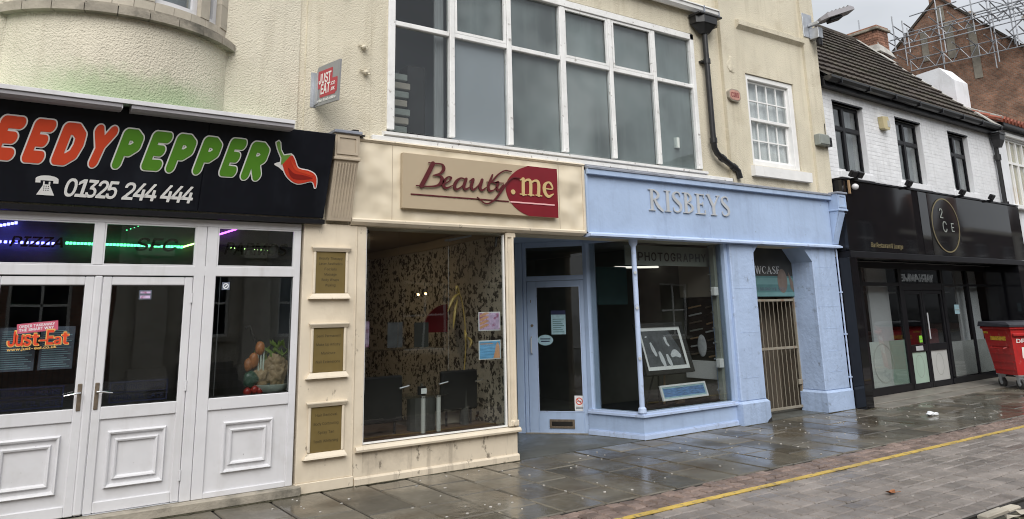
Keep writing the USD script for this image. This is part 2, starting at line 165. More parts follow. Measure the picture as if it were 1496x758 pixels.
# ------------------------------------------------------------------ mesh helpers
_c = np.array([[sx, sy, sz] for sx in (-1, 1) for sy in (-1, 1) for sz in (-1, 1)], float)
def _chamf():
    pts = []
    for c in _c:
        for k in range(3): q = c.copy(); q[[i for i in range(3) if i != k]] *= .9; pts.append(q)
    pts = np.array(pts); h = ConvexHull(pts); f = h.simplices.copy()
    for i, t in enumerate(f):
        n = np.cross(pts[t[1]]-pts[t[0]], pts[t[2]]-pts[t[0]])
        if n @ pts[t].mean(0) < 0: f[i] = t[[0, 2, 1]]
    return f
CF = _chamf()
_h = ConvexHull(_c); BF = _h.simplices.copy()
for _i, _t in enumerate(BF):
    if np.cross(_c[_t[1]]-_c[_t[0]], _c[_t[2]]-_c[_t[0]]) @ _c[_t].mean(0) < 0: BF[_i] = _t[[0, 2, 1]]
class M:
    def __init__(s, T=None): s.v, s.f, s.n, s.T = [], [], 0, T
    def add(s, v, f):
        s.v.append(np.asarray(v, float)); s.f.append(np.asarray(f, int)+s.n); s.n += len(v); return s
    def tm(s, t): return s.add(t.vertices, t.faces)
    def box(s, x0, x1, y0, y1, z0, z1, c=0, T=None):
        ce = np.array([(x0+x1)/2, (y0+y1)/2, (z0+z1)/2]); h = np.abs([x1-x0, y1-y0, z1-z0])/2
        if c:
            pts = []
            cc = min(c, h.min()*.8)
            for q in _c:
                for k in range(3):
                    w = q*h; w = w - q*cc*np.array([i != k for i in range(3)]); pts.append(w)
            v, f = np.array(pts)+ce, CF
        else: v, f = _c*h+ce, BF
        if T is not None: v = v@T[:3, :3].T+T[:3, 3]
        return s.add(v, f)
    def tube(s, pts, r, n=8, cap=True):
        pts = np.asarray(pts, float); V = []; rr = np.broadcast_to(r, len(pts))
        for i, p in enumerate(pts):
            d = pts[min(i+1, len(pts)-1)]-pts[max(i-1, 0)]; d /= np.linalg.norm(d)+1e-12
            a = np.cross(d, [0, 0, 1] if abs(d[2]) < .9 else [1, 0, 0]); a /= np.linalg.norm(a); b = np.cross(d, a)
            V += [p+rr[i]*(math.cos(t)*a+math.sin(t)*b) for t in np.arange(n)*2*math.pi/n]
        F = []
        for i in range(len(pts)-1):
            for j in range(n): k = (j+1) % n; F += [(i*n+j, (i+1)*n+j, (i+1)*n+k), (i*n+j, (i+1)*n+k, i*n+k)]
        if cap:
            for j in range(1, n-1): F += [(0, j, j+1)]; o = (len(pts)-1)*n; F += [(o, o+j+1, o+j)]
        F = np.array(F)[:, ::-1]
        return s.add(V, F)
    def hull(s, pts):
        pts = np.asarray(pts, float); h = ConvexHull(pts); c = pts[h.vertices].mean(0); f = h.simplices.copy()
        for i, t in enumerate(f):
            if np.cross(pts[t[1]]-pts[t[0]], pts[t[2]]-pts[t[0]]) @ (pts[t].mean(0)-c) < 0: f[i] = t[[0, 2, 1]]
        return s.add(pts, f)
    def plate(s, poly, y, t, T=None):
        """shapely shape in (x, z): back face at depth y, front face at y - t (towards the street)."""
        for g in getattr(poly, 'geoms', [poly]):
            if g.geom_type != 'Polygon' or g.area < 1e-7: continue
            e = trimesh.creation.extrude_polygon(g, t, engine='earcut'); v = np.array(e.vertices); v = np.stack([v[:, 0], y-v[:, 2], v[:, 1]], 1)
            if T is not None: v = v@T[:3, :3].T+T[:3, 3]
            s.add(v, e.faces)
        return s
    def ell(s, c, r, sub=2, noise=0, seed=0):
        b = trimesh.creation.icosphere(sub); v = np.array(b.vertices)
        if noise: v = v*(1+noise*(meshkit.fbm(v*1.7+5, 3, seed)[:, None]-.5)*2)
        return s.add(v*np.asarray(r)+np.asarray(c), b.faces)
def prism(poly, z0, z1, mm):
    e = trimesh.creation.extrude_polygon(poly, z1-z0, engine='earcut'); v = np.array(e.vertices); v[:, 2] += z0; return mm.add(v, e.faces)
USED = {}
class Node:
    def __init__(s, path, W): s.path, s.W, s.Wi = path, W, np.linalg.inv(W)
def _name(parent, name):
    k = (parent, name); USED[k] = USED.get(k, -1)+1
    return name if USED[k] == 0 else f'{name}_{USED[k]:03d}'
def meta(prim, label=None, cat=None, group=None, kind=None):
    for k, v in (('label', label), ('category', cat), ('group', group), ('kind', kind)):
        if v: prim.SetCustomDataByKey(k, v)
def thing(name, label, cat, loc=(0, 0, 0), rot=0.0, group=None, kind=None):
    p = '/World/'+_name('/World', name); x = UsdGeom.Xform.Define(stage, p); x.AddTranslateOp().Set(Gf.Vec3d(*map(float, loc)))
    if rot: x.AddRotateZOp().Set(float(rot))
    c, s_ = math.cos(math.radians(rot)), math.sin(math.radians(rot)); W = np.array([[c, -s_, 0, loc[0]], [s_, c, 0, loc[1]], [0, 0, 1, loc[2]], [0, 0, 0, 1.]])
    meta(x.GetPrim(), label, cat, group, kind); return Node(p, W)
TRIS = [0]
def put(name, m, material, parent=None, smooth=False, label=None, cat=None, group=None, kind=None):
    """One Mesh prim under a thing or part; the mesh comes in world coordinates (or in the frame m.T)."""
    base = parent.path if parent else '/World'; p = base+'/'+_name(base, name)
    v, f = np.vstack(m.v), np.vstack(m.f)
    if m.T is not None: v = v@m.T[:3, :3].T+m.T[:3, 3]
    W = parent.W if parent else np.eye(4); Wi = np.linalg.inv(W); v = v@Wi[:3, :3].T+Wi[:3, 3]
    TRIS[0] += len(f)
    pr = usdkit.mesh(stage, p, (v, f), K[material], smooth=smooth)
    meta(pr.GetPrim(), label, cat, group, kind); return Node(p, W)
def struct(name, m, material, parent=None, label=None): return put(name, m, material, parent, label=label, kind='structure')
def rotz_at(x, y, deg):
    c, s_ = math.cos(math.radians(deg)), math.sin(math.radians(deg)); return np.array([[c, -s_, 0, x], [s_, c, 0, y], [0, 0, 1, 0], [0, 0, 0, 1.]])
def B(*a, **k): return M().box(*a, **k)
def ring(x0, x1, z0, z1, w, w2=None):
    w2 = w if w2 is None else w2; return SB(x0, z0, x1, z1).difference(SB(x0+w, z0+w2, x1-w, z1-w2))

# ------------------------------------------------------------------ lettering helpers
def spline(P, k=7):
    P = np.asarray(P, float); 
    if len(P) < 3: return np.array([P[0]+(P[-1]-P[0])*t for t in np.linspace(0, 1, 2)])
    E_ = np.vstack([2*P[0]-P[1], P, 2*P[-1]-P[-2]]); out = []
    for i in range(1, len(E_)-2):
        for t in np.arange(k)/k:
            a, b, c, d = E_[i-1:i+3]; out.append(.5*(2*b+(c-a)*t+(2*a-5*b+4*c-d)*t*t+(3*b-a-3*c+d)*t**3))
    return np.array(out+[P[-1]])
def brush(P, k=7):
    S = spline(P, k); c = [Point(x, y).buffer(max(w, .002)/2, 4) for x, y, w in S]
    return unary_union([MultiPoint(list(a.exterior.coords)+list(b.exterior.coords)).convex_hull for a, b in zip(c, c[1:])])
def text(s, h, width=None, bold=False, shear=0):
    """Shapely-free lettering: (verts2d+depth) from meshkit, scaled to width."""
    t = meshkit.text_mesh(s, h, 1.0, bold); v = np.array(t.vertices); 
    v[:, 0] -= v[:, 0].min()
    if shear: v[:, 0] += shear*v[:, 1]; v[:, 0] -= v[:, 0].min()
    if width: v[:, 0] *= width/v[:, 0].max()
    return v, np.array(t.faces)
def lay(m, vf, x, z, y, t, T=None, mirror=False):
    v, f = vf; q = np.stack([x+v[:, 0], y-v[:, 2]*t, z+v[:, 1]], 1)
    if T is not None: q = q@T[:3, :3].T+T[:3, 3]
    return m.add(q, f)
def hb(x, y, w, h=.06): return SB(x-w/2, y-h/2, x+w/2, y+h/2)
TW, TN = .135, .05   # thick and thin strokes of the serif capitals, height 1
def stem(x): return unary_union([SB(x-TW/2, 0, x+TW/2, 1), hb(x, .02, .34, .04), hb(x, .98, .34, .04)])
def bowl(x, yc, rx, ry): 
    o = affinity.scale(Point(0, 0).buffer(1, 24), rx, ry); i = affinity.scale(Point(0, 0).buffer(1, 24), rx-TW*.95, ry-TN)
    return affinity.translate(o.difference(i).intersection(SB(0, -2, 3, 2)), x, yc)
SERIF = {
 'R': (unary_union([stem(.17), bowl(.17, .745, .42, .255), brush([(.33, .50, .10), (.50, .22, .16), (.72, .02, .10)]), hb(.70, .02, .16, .04)]), .80),
 'I': (stem(.17), .34),
 'S': (brush([(.47, .80, .04), (.43, .93, .06), (.27, .97, .07), (.11, .86, .10), (.13, .68, .15), (.30, .52, .17), (.46, .36, .15), (.47, .15, .11), (.30, .03, .07), (.12, .07, .06), (.08, .22, .04)]), .56),
 'B': (unary_union([stem(.17), bowl(.17, .755, .36, .245), bowl(.17, .265, .43, .265)]), .66),
 'E': (unary_union([stem(.17), SB(.1, .94, .54, 1), SB(.1, 0, .58, .06), SB(.17, .47, .46, .53), SB(.50, .80, .54, 1), SB(.54, 0, .585, .22), SB(.42, .39, .46, .61)]), .64),
 'Y': (unary_union([SB(.30, 0, .46, .48), hb(.38, .02, .36, .04), brush([(.08, .99, .12), (.38, .42, .16)]), brush([(.70, .99, .06), (.40, .42, .09)]), hb(.09, .98, .26, .04), hb(.68, .98, .22, .04)]), .76),
 'W': (unary_union([brush([(.08, .99, .12), (.30, .0, .13)]), brush([(.48, .99, .05), (.30, .0, .07)]), brush([(.46, .99, .12), (.68, .0, .13)]), brush([(.90, .99, .05), (.68, .0, .07)]), hb(.08, .98, .24, .04), hb(.88, .98, .2, .04)]), 1.0),
 'C': (brush([(.62, .76, .05), (.55, .92, .06), (.36, .98, .07), (.15, .80, .14), (.09, .50, .16), (.16, .20, .14), (.36, .02, .07), (.56, .08, .06), (.65, .24, .04)]), .72),
 'A': (unary_union([brush([(.38, .99, .07), (.08, .0, .06)]), brush([(.38, .99, .08), (.66, .0, .16)]), SB(.18, .3, .56, .36), hb(.08, .02, .22, .04), hb(.68, .02, .26, .04)]), .80),
 'H': (unary_union([stem(.17), stem(.63), SB(.17, .47, .63, .53)]), .82),
 'O': (unary_union([affinity.translate(affinity.scale(Point(0, 0).buffer(1, 24), .40, .51), .42, .5).difference(affinity.translate(affinity.scale(Point(0, 0).buffer(1, 24), .25, .45), .42, .5))]), .86)}
def serif_text(s, h, width):
    x, out = 0, []
    for ch in s:
        g, w = SERIF[ch]; out.append((affinity.translate(g, x, 0), ch)); x += w+.06
    k = width/(x-.06); return [affinity.scale(g, k, h, origin=(0, 0)) for g, _ in out]
COMIC = {'E': [[(.0, 0), (.0, 1)], [(0, 1), (.62, 1)], [(0, .52), (.5, .52)], [(0, 0), (.62, 0)]], 'D': [[(0, 0), (0, 1), (.35, 1), (.62, .8), (.66, .5), (.58, .18), (.32, 0), (0, 0)]], 'Y': [[(-.05, 1), (.26, .5)], [(.62, 1), (.26, .5)], [(.28, .52), (.22, 0)]],
         'P': [[(0, 0), (0, 1), (.38, 1), (.62, .86), (.62, .62), (.38, .46), (0, .46)]], 'R': [[(0, 0), (0, 1), (.38, 1), (.62, .86), (.62, .62), (.38, .48), (0, .48)], [(.28, .46), (.62, 0)]]}
def comic(ch, x0, x1, s0, s1, lean=.08):
    """Fat slanted cartoon capital fitted to the box; returns face and outline."""
    g = unary_union([LineString(l).buffer(.18, 8) for l in COMIC[ch]])
    b = g.bounds; g = affinity.translate(g, -b[0], -b[1]); b = g.bounds
    g = affinity.scale(g, (x1-x0-lean*(1))/b[2], (s1-s0)/b[3], origin=(0, 0)); g = affinity.affine_transform(g, [1, lean/(s1-s0), 0, 1, x0, s0])
    return g.buffer(.004), g.buffer(.016)
F = 7.75

# ================================================================== GROUND
struct('ground', B(-300, 300, -300, 300, -.6, -.06), 'ground', label='plain ground running on under the street')
def block(m, x0, x1, y0, y1, zt, ch=.006, zb=-.05, tilt=0):
    j = lambda a: random.uniform(-a, a)
    cs = [(x0, y0), (x1, y0), (x1, y1), (x0, y1)]; v = [(x, y, zb) for x, y in cs]+[(x, y, zt-ch) for x, y in cs]
    ti = [j(tilt) for _ in cs]
    v += [(x+(ch if x == x0 else -ch), y+(ch if y == y0 else -ch), zt+t) for (x, y), t in zip(cs, ti)]
    f = []
    for a in (0, 4):
        for i in range(4): k = (i+1) % 4; f += [(a+i, a+k, a+4+k), (a+i, a+4+k, a+4+i)]
    f += [(8, 9, 10), (8, 10, 11)]
    return m.add(v, f)
pav = struct('pavement', B(-6, 30, 5.56, 7.9, -.30, -.014), 'joint', label='wet stone flag pavement along the shopfronts')
x = -4.0
while x < 26:
    w = random.choice([.42, .44, .46, .48, .52]); y = 5.575
    while y < 7.72:
        l = random.choice([.40, .55, .7, .85, 1.0]); y1 = min(y+l, 7.76)
        if 7.76-y1 < .3: y1 = 7.76
        m = M(); block(m, x+.010, x+w-.010, y+.009, y1-.009, random.uniform(-.003, .0015), .010, tilt=.0034); put('flagstone', m, 'slab', pav); y = y1
    x += w
kb = struct('kerb', B(-6, 30, 5.13, 5.56, -.30, -.02), 'joint', label='flush band of pinkish granite setts between pavement and road')
rest = M(); y = 5.145
for r, wd in enumerate((.135, .14, .135)):
    x = -4.0+random.uniform(0, .1)
    while x < 24:
        l = random.uniform(.12, .21); near = 3.7 < x < 12.2
        m = M() if near else rest; block(m, x+.006, x+l-.006, y+.005+random.uniform(0, .006), y+wd-.006, random.uniform(-.007, .007), .014, tilt=.006)
        if near: put('sett', m, 'sett', kb)
        x += l
    y += wd
put('setts_beyond', rest, 'sett', kb, kind='stuff')
rd = struct('road', B(-6, 30, 3.38, 5.13, -.30, -.014), 'joint', label='narrow lane of wet grey block pavers')
rest = M(); y = 3.40; r = 0
tri = Polygon([(3.9, 5.3), (15, 5.3), (9.5, 3.1), (6.2, 3.1)])
while y < 5.12:
    x = -4.0+(r % 2)*.11+random.uniform(-.03, .03); w = min(.168, 5.125-y)
    while x < 24:
        l = .225+random.uniform(-.025, .02); near = tri.contains(Point(x, y)) and x < 12
        m = M() if near else rest; block(m, x+.006, x+l-.006, y+.006+random.uniform(0, .003), y+w-.006, random.uniform(-.004, .0018), .011, tilt=.003)
        if near: put('paver', m, 'paver', rd)
        x += l
    y += .168; r += 1
put('pavers_beyond', rest, 'paver', rd, kind='stuff')
yl = M(); x = 3.0   # the painted line, broken where it has worn
while x < 24:
    l = random.uniform(.5, 1.6); yl.box(x, x+l, 5.052+random.uniform(-.004, .004), 5.128+random.uniform(-.006, .003), .001, .0065); x += l+random.uniform(.0, .012)
struct('yellow_line', yl, 'yellow', label='worn single yellow line along the edge of the lane')
vg = struct('verge', B(-6, 30, -4.6, 3.26, -.30, -.03), 'moss', label='muddy mossy strip at the near edge of the lane')
st = M(); x = 5.0
ks = struct('edging', B(-6, 30, 3.262, 3.376, -.30, -.03), 'joint', label='broken pale stone edging at the near side of the lane')
while x < 9.5:
    l = random.uniform(.18, .5)
    if random.random() < .8: m = M(); block(m, x+.01, x+l-.01, 3.27+random.uniform(0, .02), 3.37, random.uniform(-.01, .008), .012, tilt=.006); put('edging_stone', m, 'stone_pale', ks)
    x += l
for i, (sx, sy) in enumerate([(6.9, 3.1), (7.25, 3.16), (7.5, 3.05), (7.05, 3.18)]):
    st.hull([(sx+random.uniform(-.09, .09), sy+random.uniform(-.05, .05), random.uniform(-.03, .02)) for _ in range(9)])
put('rubble', st, 'stone_pale', label='pale broken stones in the muddy strip by the lane', cat='rubble', kind='stuff')
prism(Polygon([(5.30, 7.765), (7.44, 7.765), (7.22, 8.60), (6.55, 9.50), (5.42, 9.5)]), -.1, .001, lob := M()); struct('porch_floor', lob, 'asphalt', label='grey screed floor of the recessed corner doorway')
struct('passage_floor', B(9.9, 11.5, 7.765, 12, -.1, .001), 'asphalt', label='floor of the gated passage beside the blue pier')
dirt_shade = M()  # dark strips at the wall feet: dirt plus contact shade put into colour
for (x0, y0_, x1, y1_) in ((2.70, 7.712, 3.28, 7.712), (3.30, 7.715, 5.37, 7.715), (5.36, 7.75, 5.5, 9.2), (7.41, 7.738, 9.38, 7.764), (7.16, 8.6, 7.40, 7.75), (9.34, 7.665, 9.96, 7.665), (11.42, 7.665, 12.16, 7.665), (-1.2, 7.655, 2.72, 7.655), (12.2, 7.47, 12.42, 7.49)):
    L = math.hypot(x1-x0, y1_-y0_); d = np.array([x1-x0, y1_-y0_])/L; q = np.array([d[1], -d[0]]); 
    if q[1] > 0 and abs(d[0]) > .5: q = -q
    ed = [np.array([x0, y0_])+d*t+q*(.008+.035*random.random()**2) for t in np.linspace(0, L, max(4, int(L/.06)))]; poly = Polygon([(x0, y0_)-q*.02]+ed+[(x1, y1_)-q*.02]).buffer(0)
    for g in getattr(poly, 'geoms', [poly]): prism(g, .0, .0045, dirt_shade)
put('wall_foot_dirt', dirt_shade, 'moss', label='dark strips of dirt and painted contact shade along the foot of the shopfronts', cat='dirt', kind='stuff')
gum = M()
for _ in range(150):
    x, y = random.uniform(1.5, 14), random.uniform(5.7, 7.6); r = random.uniform(.006, .016); t = np.linspace(0, 2*math.pi, 8)[:-1]
    gum.hull([(x+r*math.cos(a)*random.uniform(.7, 1.2), y+r*math.sin(a)*random.uniform(.7, 1.2), z) for a in t for z in (-.002, .0055)])
for _ in range(25):
    x, y = random.uniform(5, 10), random.uniform(3.6, 5.0); r = random.uniform(.005, .012); gum.hull([(x+r*math.cos(a), y+r*math.sin(a), z) for a in np.linspace(0, 6, 7) for z in (-.002, .005)])
put('gum_spots', gum, 'gum', label='pale trodden gum spots and scraps on the wet paving', cat='litter', kind='stuff')
lf = M(); P_ = [(7.02+.052*math.cos(t)*(1+.25*math.cos(3*t)), 4.17+.034*math.sin(t)*(1+.2*math.sin(4*t)), .012+.02*abs(math.cos(t))) for t in np.linspace(0, 6.28, 15)[:-1]]
lf.add(P_+[(7.02, 4.17, .008)], [(i, (i+1) % 14, 14) for i in range(14)]); lf.add([(a, b, c-.003) for a, b, c in P_]+[(7.02, 4.17, .005)], [((i+1) % 14, i, 14) for i in range(14)])
lf.tube([(7.02, 4.17, .012), (7.10, 4.12, .02)], .003, 5)
put('fallen_leaf', lf, 'leaf', label='curled orange brown dead leaf on the block pavers', cat='leaf')
ts = M(); ts.ell((12.2, 6.45, .03), (.08, .05, .035), 2, .5, 3); ts.ell((12.30, 6.42, .022), (.05, .04, .025), 2, .5, 4); put('tissue', ts, 'paperw', label='crumpled white tissue lying on the wet flags before the black shopfront', cat='litter', smooth=True)

# ================================================================== TAKEAWAY (left building)
A = thing('takeaway_building', 'cream roughcast building with a bowed stone window bay over the black takeaway sign', 'building', (-1, F, 0))
w = M().plate(SB(-6, 2.66, 2.56, 9.5), F+.4, .4); w.plate(SB(-6, 0, -1.25, 2.66), F+.4, .4); put('wall', w, 'roughcast', A)
BX, BR, BY = .85, 1.195, 8.475
def arc(r, a0, a1, n=24): return [(BX+r*math.sin(t), BY-r*math.cos(t)) for t in np.linspace(a0, a1, n)]
A1 = math.radians(52.6)
def bowslab(r0, r1, z0, z1, a0=-A1, a1=A1, n=24):
    m = M(); prism(Polygon(arc(r1, a0, a1, n)+arc(r0, a0, a1, n)[::-1]), z0, z1, m); return m
m = M(); prism(Polygon(arc(BR, -A1, A1, 48)), 3.626, 4.40, m); bow = put('bow_wall', m, 'roughcast', A, smooth=30)
N_ = 9
for i in range(N_):
    a0, a1 = -A1-.03+(2*A1+.06)*i/N_, -A1-.03+(2*A1+.06)*(i+1)/N_
    m = bowslab(BR-.25, BR+.075, 4.40, 4.475, a0+.003, a1-.003, 5); prism(Polygon(arc(BR+.035, a0+.003, a1-.003, 5)+arc(BR-.25, a0+.003, a1-.003, 5)[::-1]), 4.475, 4.51, m); put('sill_stone', m, 'stone', A)
for i in range(12):
    a0, a1 = -A1+2*A1*i/12, -A1+2*A1*(i+1)/12; put('apron_stone', bowslab(BR-.25, BR-.02, 4.512, 4.615, a0+.002, a1-.002, 4), 'stone_pale', A)
edges = [-.90, -.36, .18, .72]
for k, a in enumerate([-.905, -.40, .10, .60]):
    hw = .05
    if k: 
        for q in range(3): put('mullion_stone', bowslab(BR-.22, BR-.015, 4.617+.42*q, 4.617+.42*(q+1)-.004, a-hw, a+hw, 4), 'stone_pale', A)
    a0, a1 = a+hw+.002, a+.50-hw-.002
    if k == 3: a1 = .80
    m = M()
    for (p, q, z0, z1) in ((a0, a1, 4.617, 4.675), (a0, a1, 5.55, 5.62), (a0, a0+.05, 4.675, 5.55), (a1-.05, a1, 4.675, 5.55)): m.add(*(lambda b: (np.vstack(b.v), np.vstack(b.f)))(bowslab(BR-.13, BR-.07, z0, z1, p, q, 6)))
    fr = put('window', m, 'upvc', A); put('pane', bowslab(BR-.105, BR-.10, 4.675, 5.55, a0+.05, a1-.05, 6), 'upglass', fr); put('blind', bowslab(BR-.30, BR-.29, 4.617, 5.62, a0-.05, a1+.05, 6), 'blindgrey', fr)
for q in range(5): put('jamb_stone', bowslab(BR-.25, BR-.012, 4.617+.25*q, 4.617+.25*(q+1)-.004, .803, A1, 4), 'stone_pale', A)
put('bow_roof', bowslab(.2, BR+.03, 5.63, 5.80), 'stone', A)
FIXES = []
for (px, pz) in ((3.30, 4.72), (3.33, 4.42), (3.05, 5.35)): m = M(); FIXES.append(m); m.ell((px, F-.035, pz), (.03, .03, .03), 1, .5, 2); m.tube([(px, F-.03, pz), (px+.03, F-.08, pz-.03)], .008, 5); m.box(px-.07, px+.05, F-.032, F-.015, pz+.02, pz+.035)

# the slanted sign box
sn, cs_ = .30/.911, .86/.911
TS = np.array([[1, 0, 0, 0], [0, cs_, -sn, 7.70], [0, sn, cs_, 2.72], [0, 0, 0, 1.]])   # local (x, out, s): x along, s up the slope
S = thing('takeaway_sign', 'long black slanted fascia sign with red and green cartoon lettering and a chili', 'sign', (-1, 7.7, 2.72))
m = M(TS); m.box(-2.0, 1.605, 0, .03, 0, .905, .004); m.box(1.608, 2.872, .001, .03, 0, .905, .004); put('panel', m, 'blacksign', S)
m = M(); m.add([(-2, 7.73, 2.70), (2.872, 7.73, 2.70), (-2, 7.44, 3.585), (2.872, 7.44, 3.585), (-2, 7.76, 2.70), (2.872, 7.76, 2.70), (-2, 7.76, 3.585), (2.872, 7.76, 3.585)], [(0, 4, 5), (0, 5, 1), (2, 3, 7), (2, 7, 6), (1, 5, 7), (1, 7, 3), (0, 2, 6), (0, 6, 4)]); m.box(-2, 2.875, 7.66, 7.77, 2.655, 2.70); put('box_frame', m, 'black', S)
def letters(seq, matl):
    for ch, x0, x1, s0, s1 in seq:
        f_, o_ = comic(ch, x0-.012, x1+.012, s0, s1); l = put('letter', M(TS).plate(f_, -.0065, .003), matl, S); put('outline', M(TS).plate(o_, -.0005, .005), 'white', l)
letters([('E', -.10, .125, .36, .735), ('E', .14, .345, .355, .735), ('D', .355, .60, .355, .73), ('Y', .60, .825, .355, .74)], 'red')
letters([('P', .828, 1.05, .36, .73), ('E', 1.07, 1.285, .37, .735), ('P', 1.28, 1.51, .365, .735), ('P', 1.52, 1.745, .365, .735), ('E', 1.765, 1.965, .37, .745), ('R', 1.97, 2.205, .35, .735)], 'green')
x = .475
for grp, w in (('01325', .41), ('244', .275), ('444', .275)):
    k = w/len(grp)
    for d in grp: m = M(TS); lay(m, text(d, .155, k*1.2, True, .20), x, .08, -.0005, .004); put('digit', m, 'white', S); x += k
    x += .048
tel = unary_union([affinity.translate(affinity.scale(Point(0, 0).buffer(1, 12), .086, .034), .337, .215).difference(SB(.2, .15, .5, .205)), SB(.252, .183, .29, .21), SB(.385, .183, .424, .21), Polygon([(.315, .17), (.36, .17), (.404, .075), (.27, .075)]), SB(.31, .165, .322, .195), SB(.352, .165, .364, .195)])
for i in range(3):
    for j in range(3): tel = tel.difference(Point(.32+.0165*i, .118+.018*j).buffer(.005, 4))
put('telephone_symbol', M(TS).plate(tel, -.0005, .004), 'white', S)
body = Polygon(spline([(2.35, .545), (2.43, .635), (2.47, .60), (2.512, .521), (2.56, .50), (2.624, .494), (2.69, .47), (2.725, .43), (2.737, .36), (2.73, .318), (2.705, .37), (2.67, .385), (2.60, .362), (2.537, .351), (2.47, .375), (2.40, .44), (2.35, .545)], 4)).buffer(0)
stemp = Polygon([(2.262, .75), (2.285, .77), (2.30, .755), (2.318, .68), (2.354, .628), (2.431, .645), (2.36, .545), (2.34, .53), (2.335, .60), (2.30, .66), (2.28, .70)])
ch_ = put('chili', M(TS).plate(body, -.0065, .003), 'cred', S); put('outline', M(TS).plate(unary_union([body, stemp, Polygon([(2.36, .56), (2.285, .53), (2.33, .51), (2.37, .48)])]).buffer(.011), -.0005, .005), 'white', ch_); put('stem', M(TS).plate(stemp, -.0066, .003), 'cgreen', ch_)
put('shade', M(TS).plate(brush([(2.42, .50, .01), (2.48, .43, .05), (2.58, .42, .05), (2.68, .42, .012)]), -.0096, .002), 'cdark', ch_)
put('shade', M(TS).plate(brush([(2.44, .58, .008), (2.50, .505, .03), (2.60, .475, .03), (2.69, .445, .01)]), -.0097, .002), 'red', ch_)
ln = thing('sign_light', 'row of slim grey trough lights over the black takeaway sign', 'sign light', (0, 7.3, 3.58))
put('capping', M().box(-2.0, 2.37, 7.24, 7.76, 3.608, 3.622, .002), 'pgreen', ln); put('capping_edge', M().box(-2.0, 2.375, 7.225, 7.238, 3.585, 3.624, .002), 'upvc', ln)
for (a, b) in ((-.6, .82), (.90, 2.365)):
    m = M(); m.hull([(x, y, z) for x in (a, b) for (y, z) in ((7.24, 3.55), (7.24, 3.605), (7.40, 3.605), (7.38, 3.535), (7.28, 3.53))]); put('trough', m, 'lampgrey', ln)
    put('end_cap', B(b, b+.012, 7.245, 7.38, 3.54, 3.60, .003), 'upvc', ln)

# shopfront joinery
T = thing('takeaway_shopfront', 'white plastic double doors and side window of the takeaway', 'shopfront', (0, F, 0))
def frame(parent, name, x0, x1, z0, z1, wd, wz0, wz1, y, t, matl='upvc'):
    m = M(); c = .006
    m.box(x0, x0+wd, y-t, y, z0, z1, c); m.box(x1-wd, x1, y-t, y, z0, z1, c); m.box(x0+wd, x1-wd, y-t+.001, y-.001, z0, z0+wz0, c); m.box(x0+wd, x1-wd, y-t+.001, y-.001, z1-wz1, z1, c)
    return put(name, m, matl, parent)
m = M()
m.box(-1.25, 2.66, F, F+.07, 2.583, 2.652, .005); m.box(-1.25, 2.66, F+.001, F+.07, 2.105, 2.198, .005)
for (a, b) in ((-.94, -.90), (-.15, -.06), (.762, .838), (1.625, 1.722), (1.726, 1.828), (2.592, 2.66)):
    z0 = .09 if a > 1.5 or a < -.5 else 2.199
    m.box(a, b, F+.0005, F+.07, z0, 2.582, .005)
m.box(.79, .858, F+.004, F+.05, .10, 2.104, .012); m.box(-1.25, -.94, F+.002, F+.07, .09, 2.58, .005)
m.box(1.828, 2.592, F+.002, F+.07, .09, .14, .004); m.box(1.828, 2.592, F+.002, F+.07, .858, .968, .006)
put('frame', m, 'upvc', T)
TR = {}
for i, (a, b) in enumerate(((-.06, .762), (.838, 1.625), (1.828, 2.592))):
    TR[i] = put('transom_pane', B(a, b, F+.03, F+.036, 2.199, 2.582), 'glassD', T)
    fr = M().plate(ring(a, b, 2.199, 2.582, .012), F+.03, .025); put('glazing_bead', fr, 'upvc', T)
def film(s, x0, x1, z, h, parent, y=F+.0385, matl='blackfilm'):
    m = M(); lay(m, text(s, h, x1-x0, True, .25), x0, z, y, .001); put('lettering', m, matl, parent)
film('PIZZA', .12, .52, 2.35, .085, TR[0]); film('SFC', 1.10, 1.47, 2.34, .115, TR[1]); film('PARMOS', 1.90, 2.53, 2.325, .115, TR[2])
def moulding(parent, x0, x1, z0, z1, y):
    for k, (d, pr) in enumerate(((0, .030), (.060, .024))):
        a, b, c, e = x0+d, x1-d, z0+d*1.1, z1-d*1.1; w = .036
        o = [(a, c), (b, c), (b, e), (a, e)]; m = M(); V = []
        for (dx, py) in ((0, 0), (w*.35, pr), (w*.7, pr*.8), (w, .0)):
            V += [(a+dx, y-py, c+dx), (b-dx, y-py, c+dx), (b-dx, y-py, e-dx), (a+dx, y-py, e-dx)]
        f = []
        for q in range(3):
            for i in range(4): j = (i+1) % 4; f += [(q*4+i, q*4+j, q*4+4+j), (q*4+i, q*4+4+j, q*4+4+i)]
        put('moulding', m.add(V, f), 'upvc', parent)
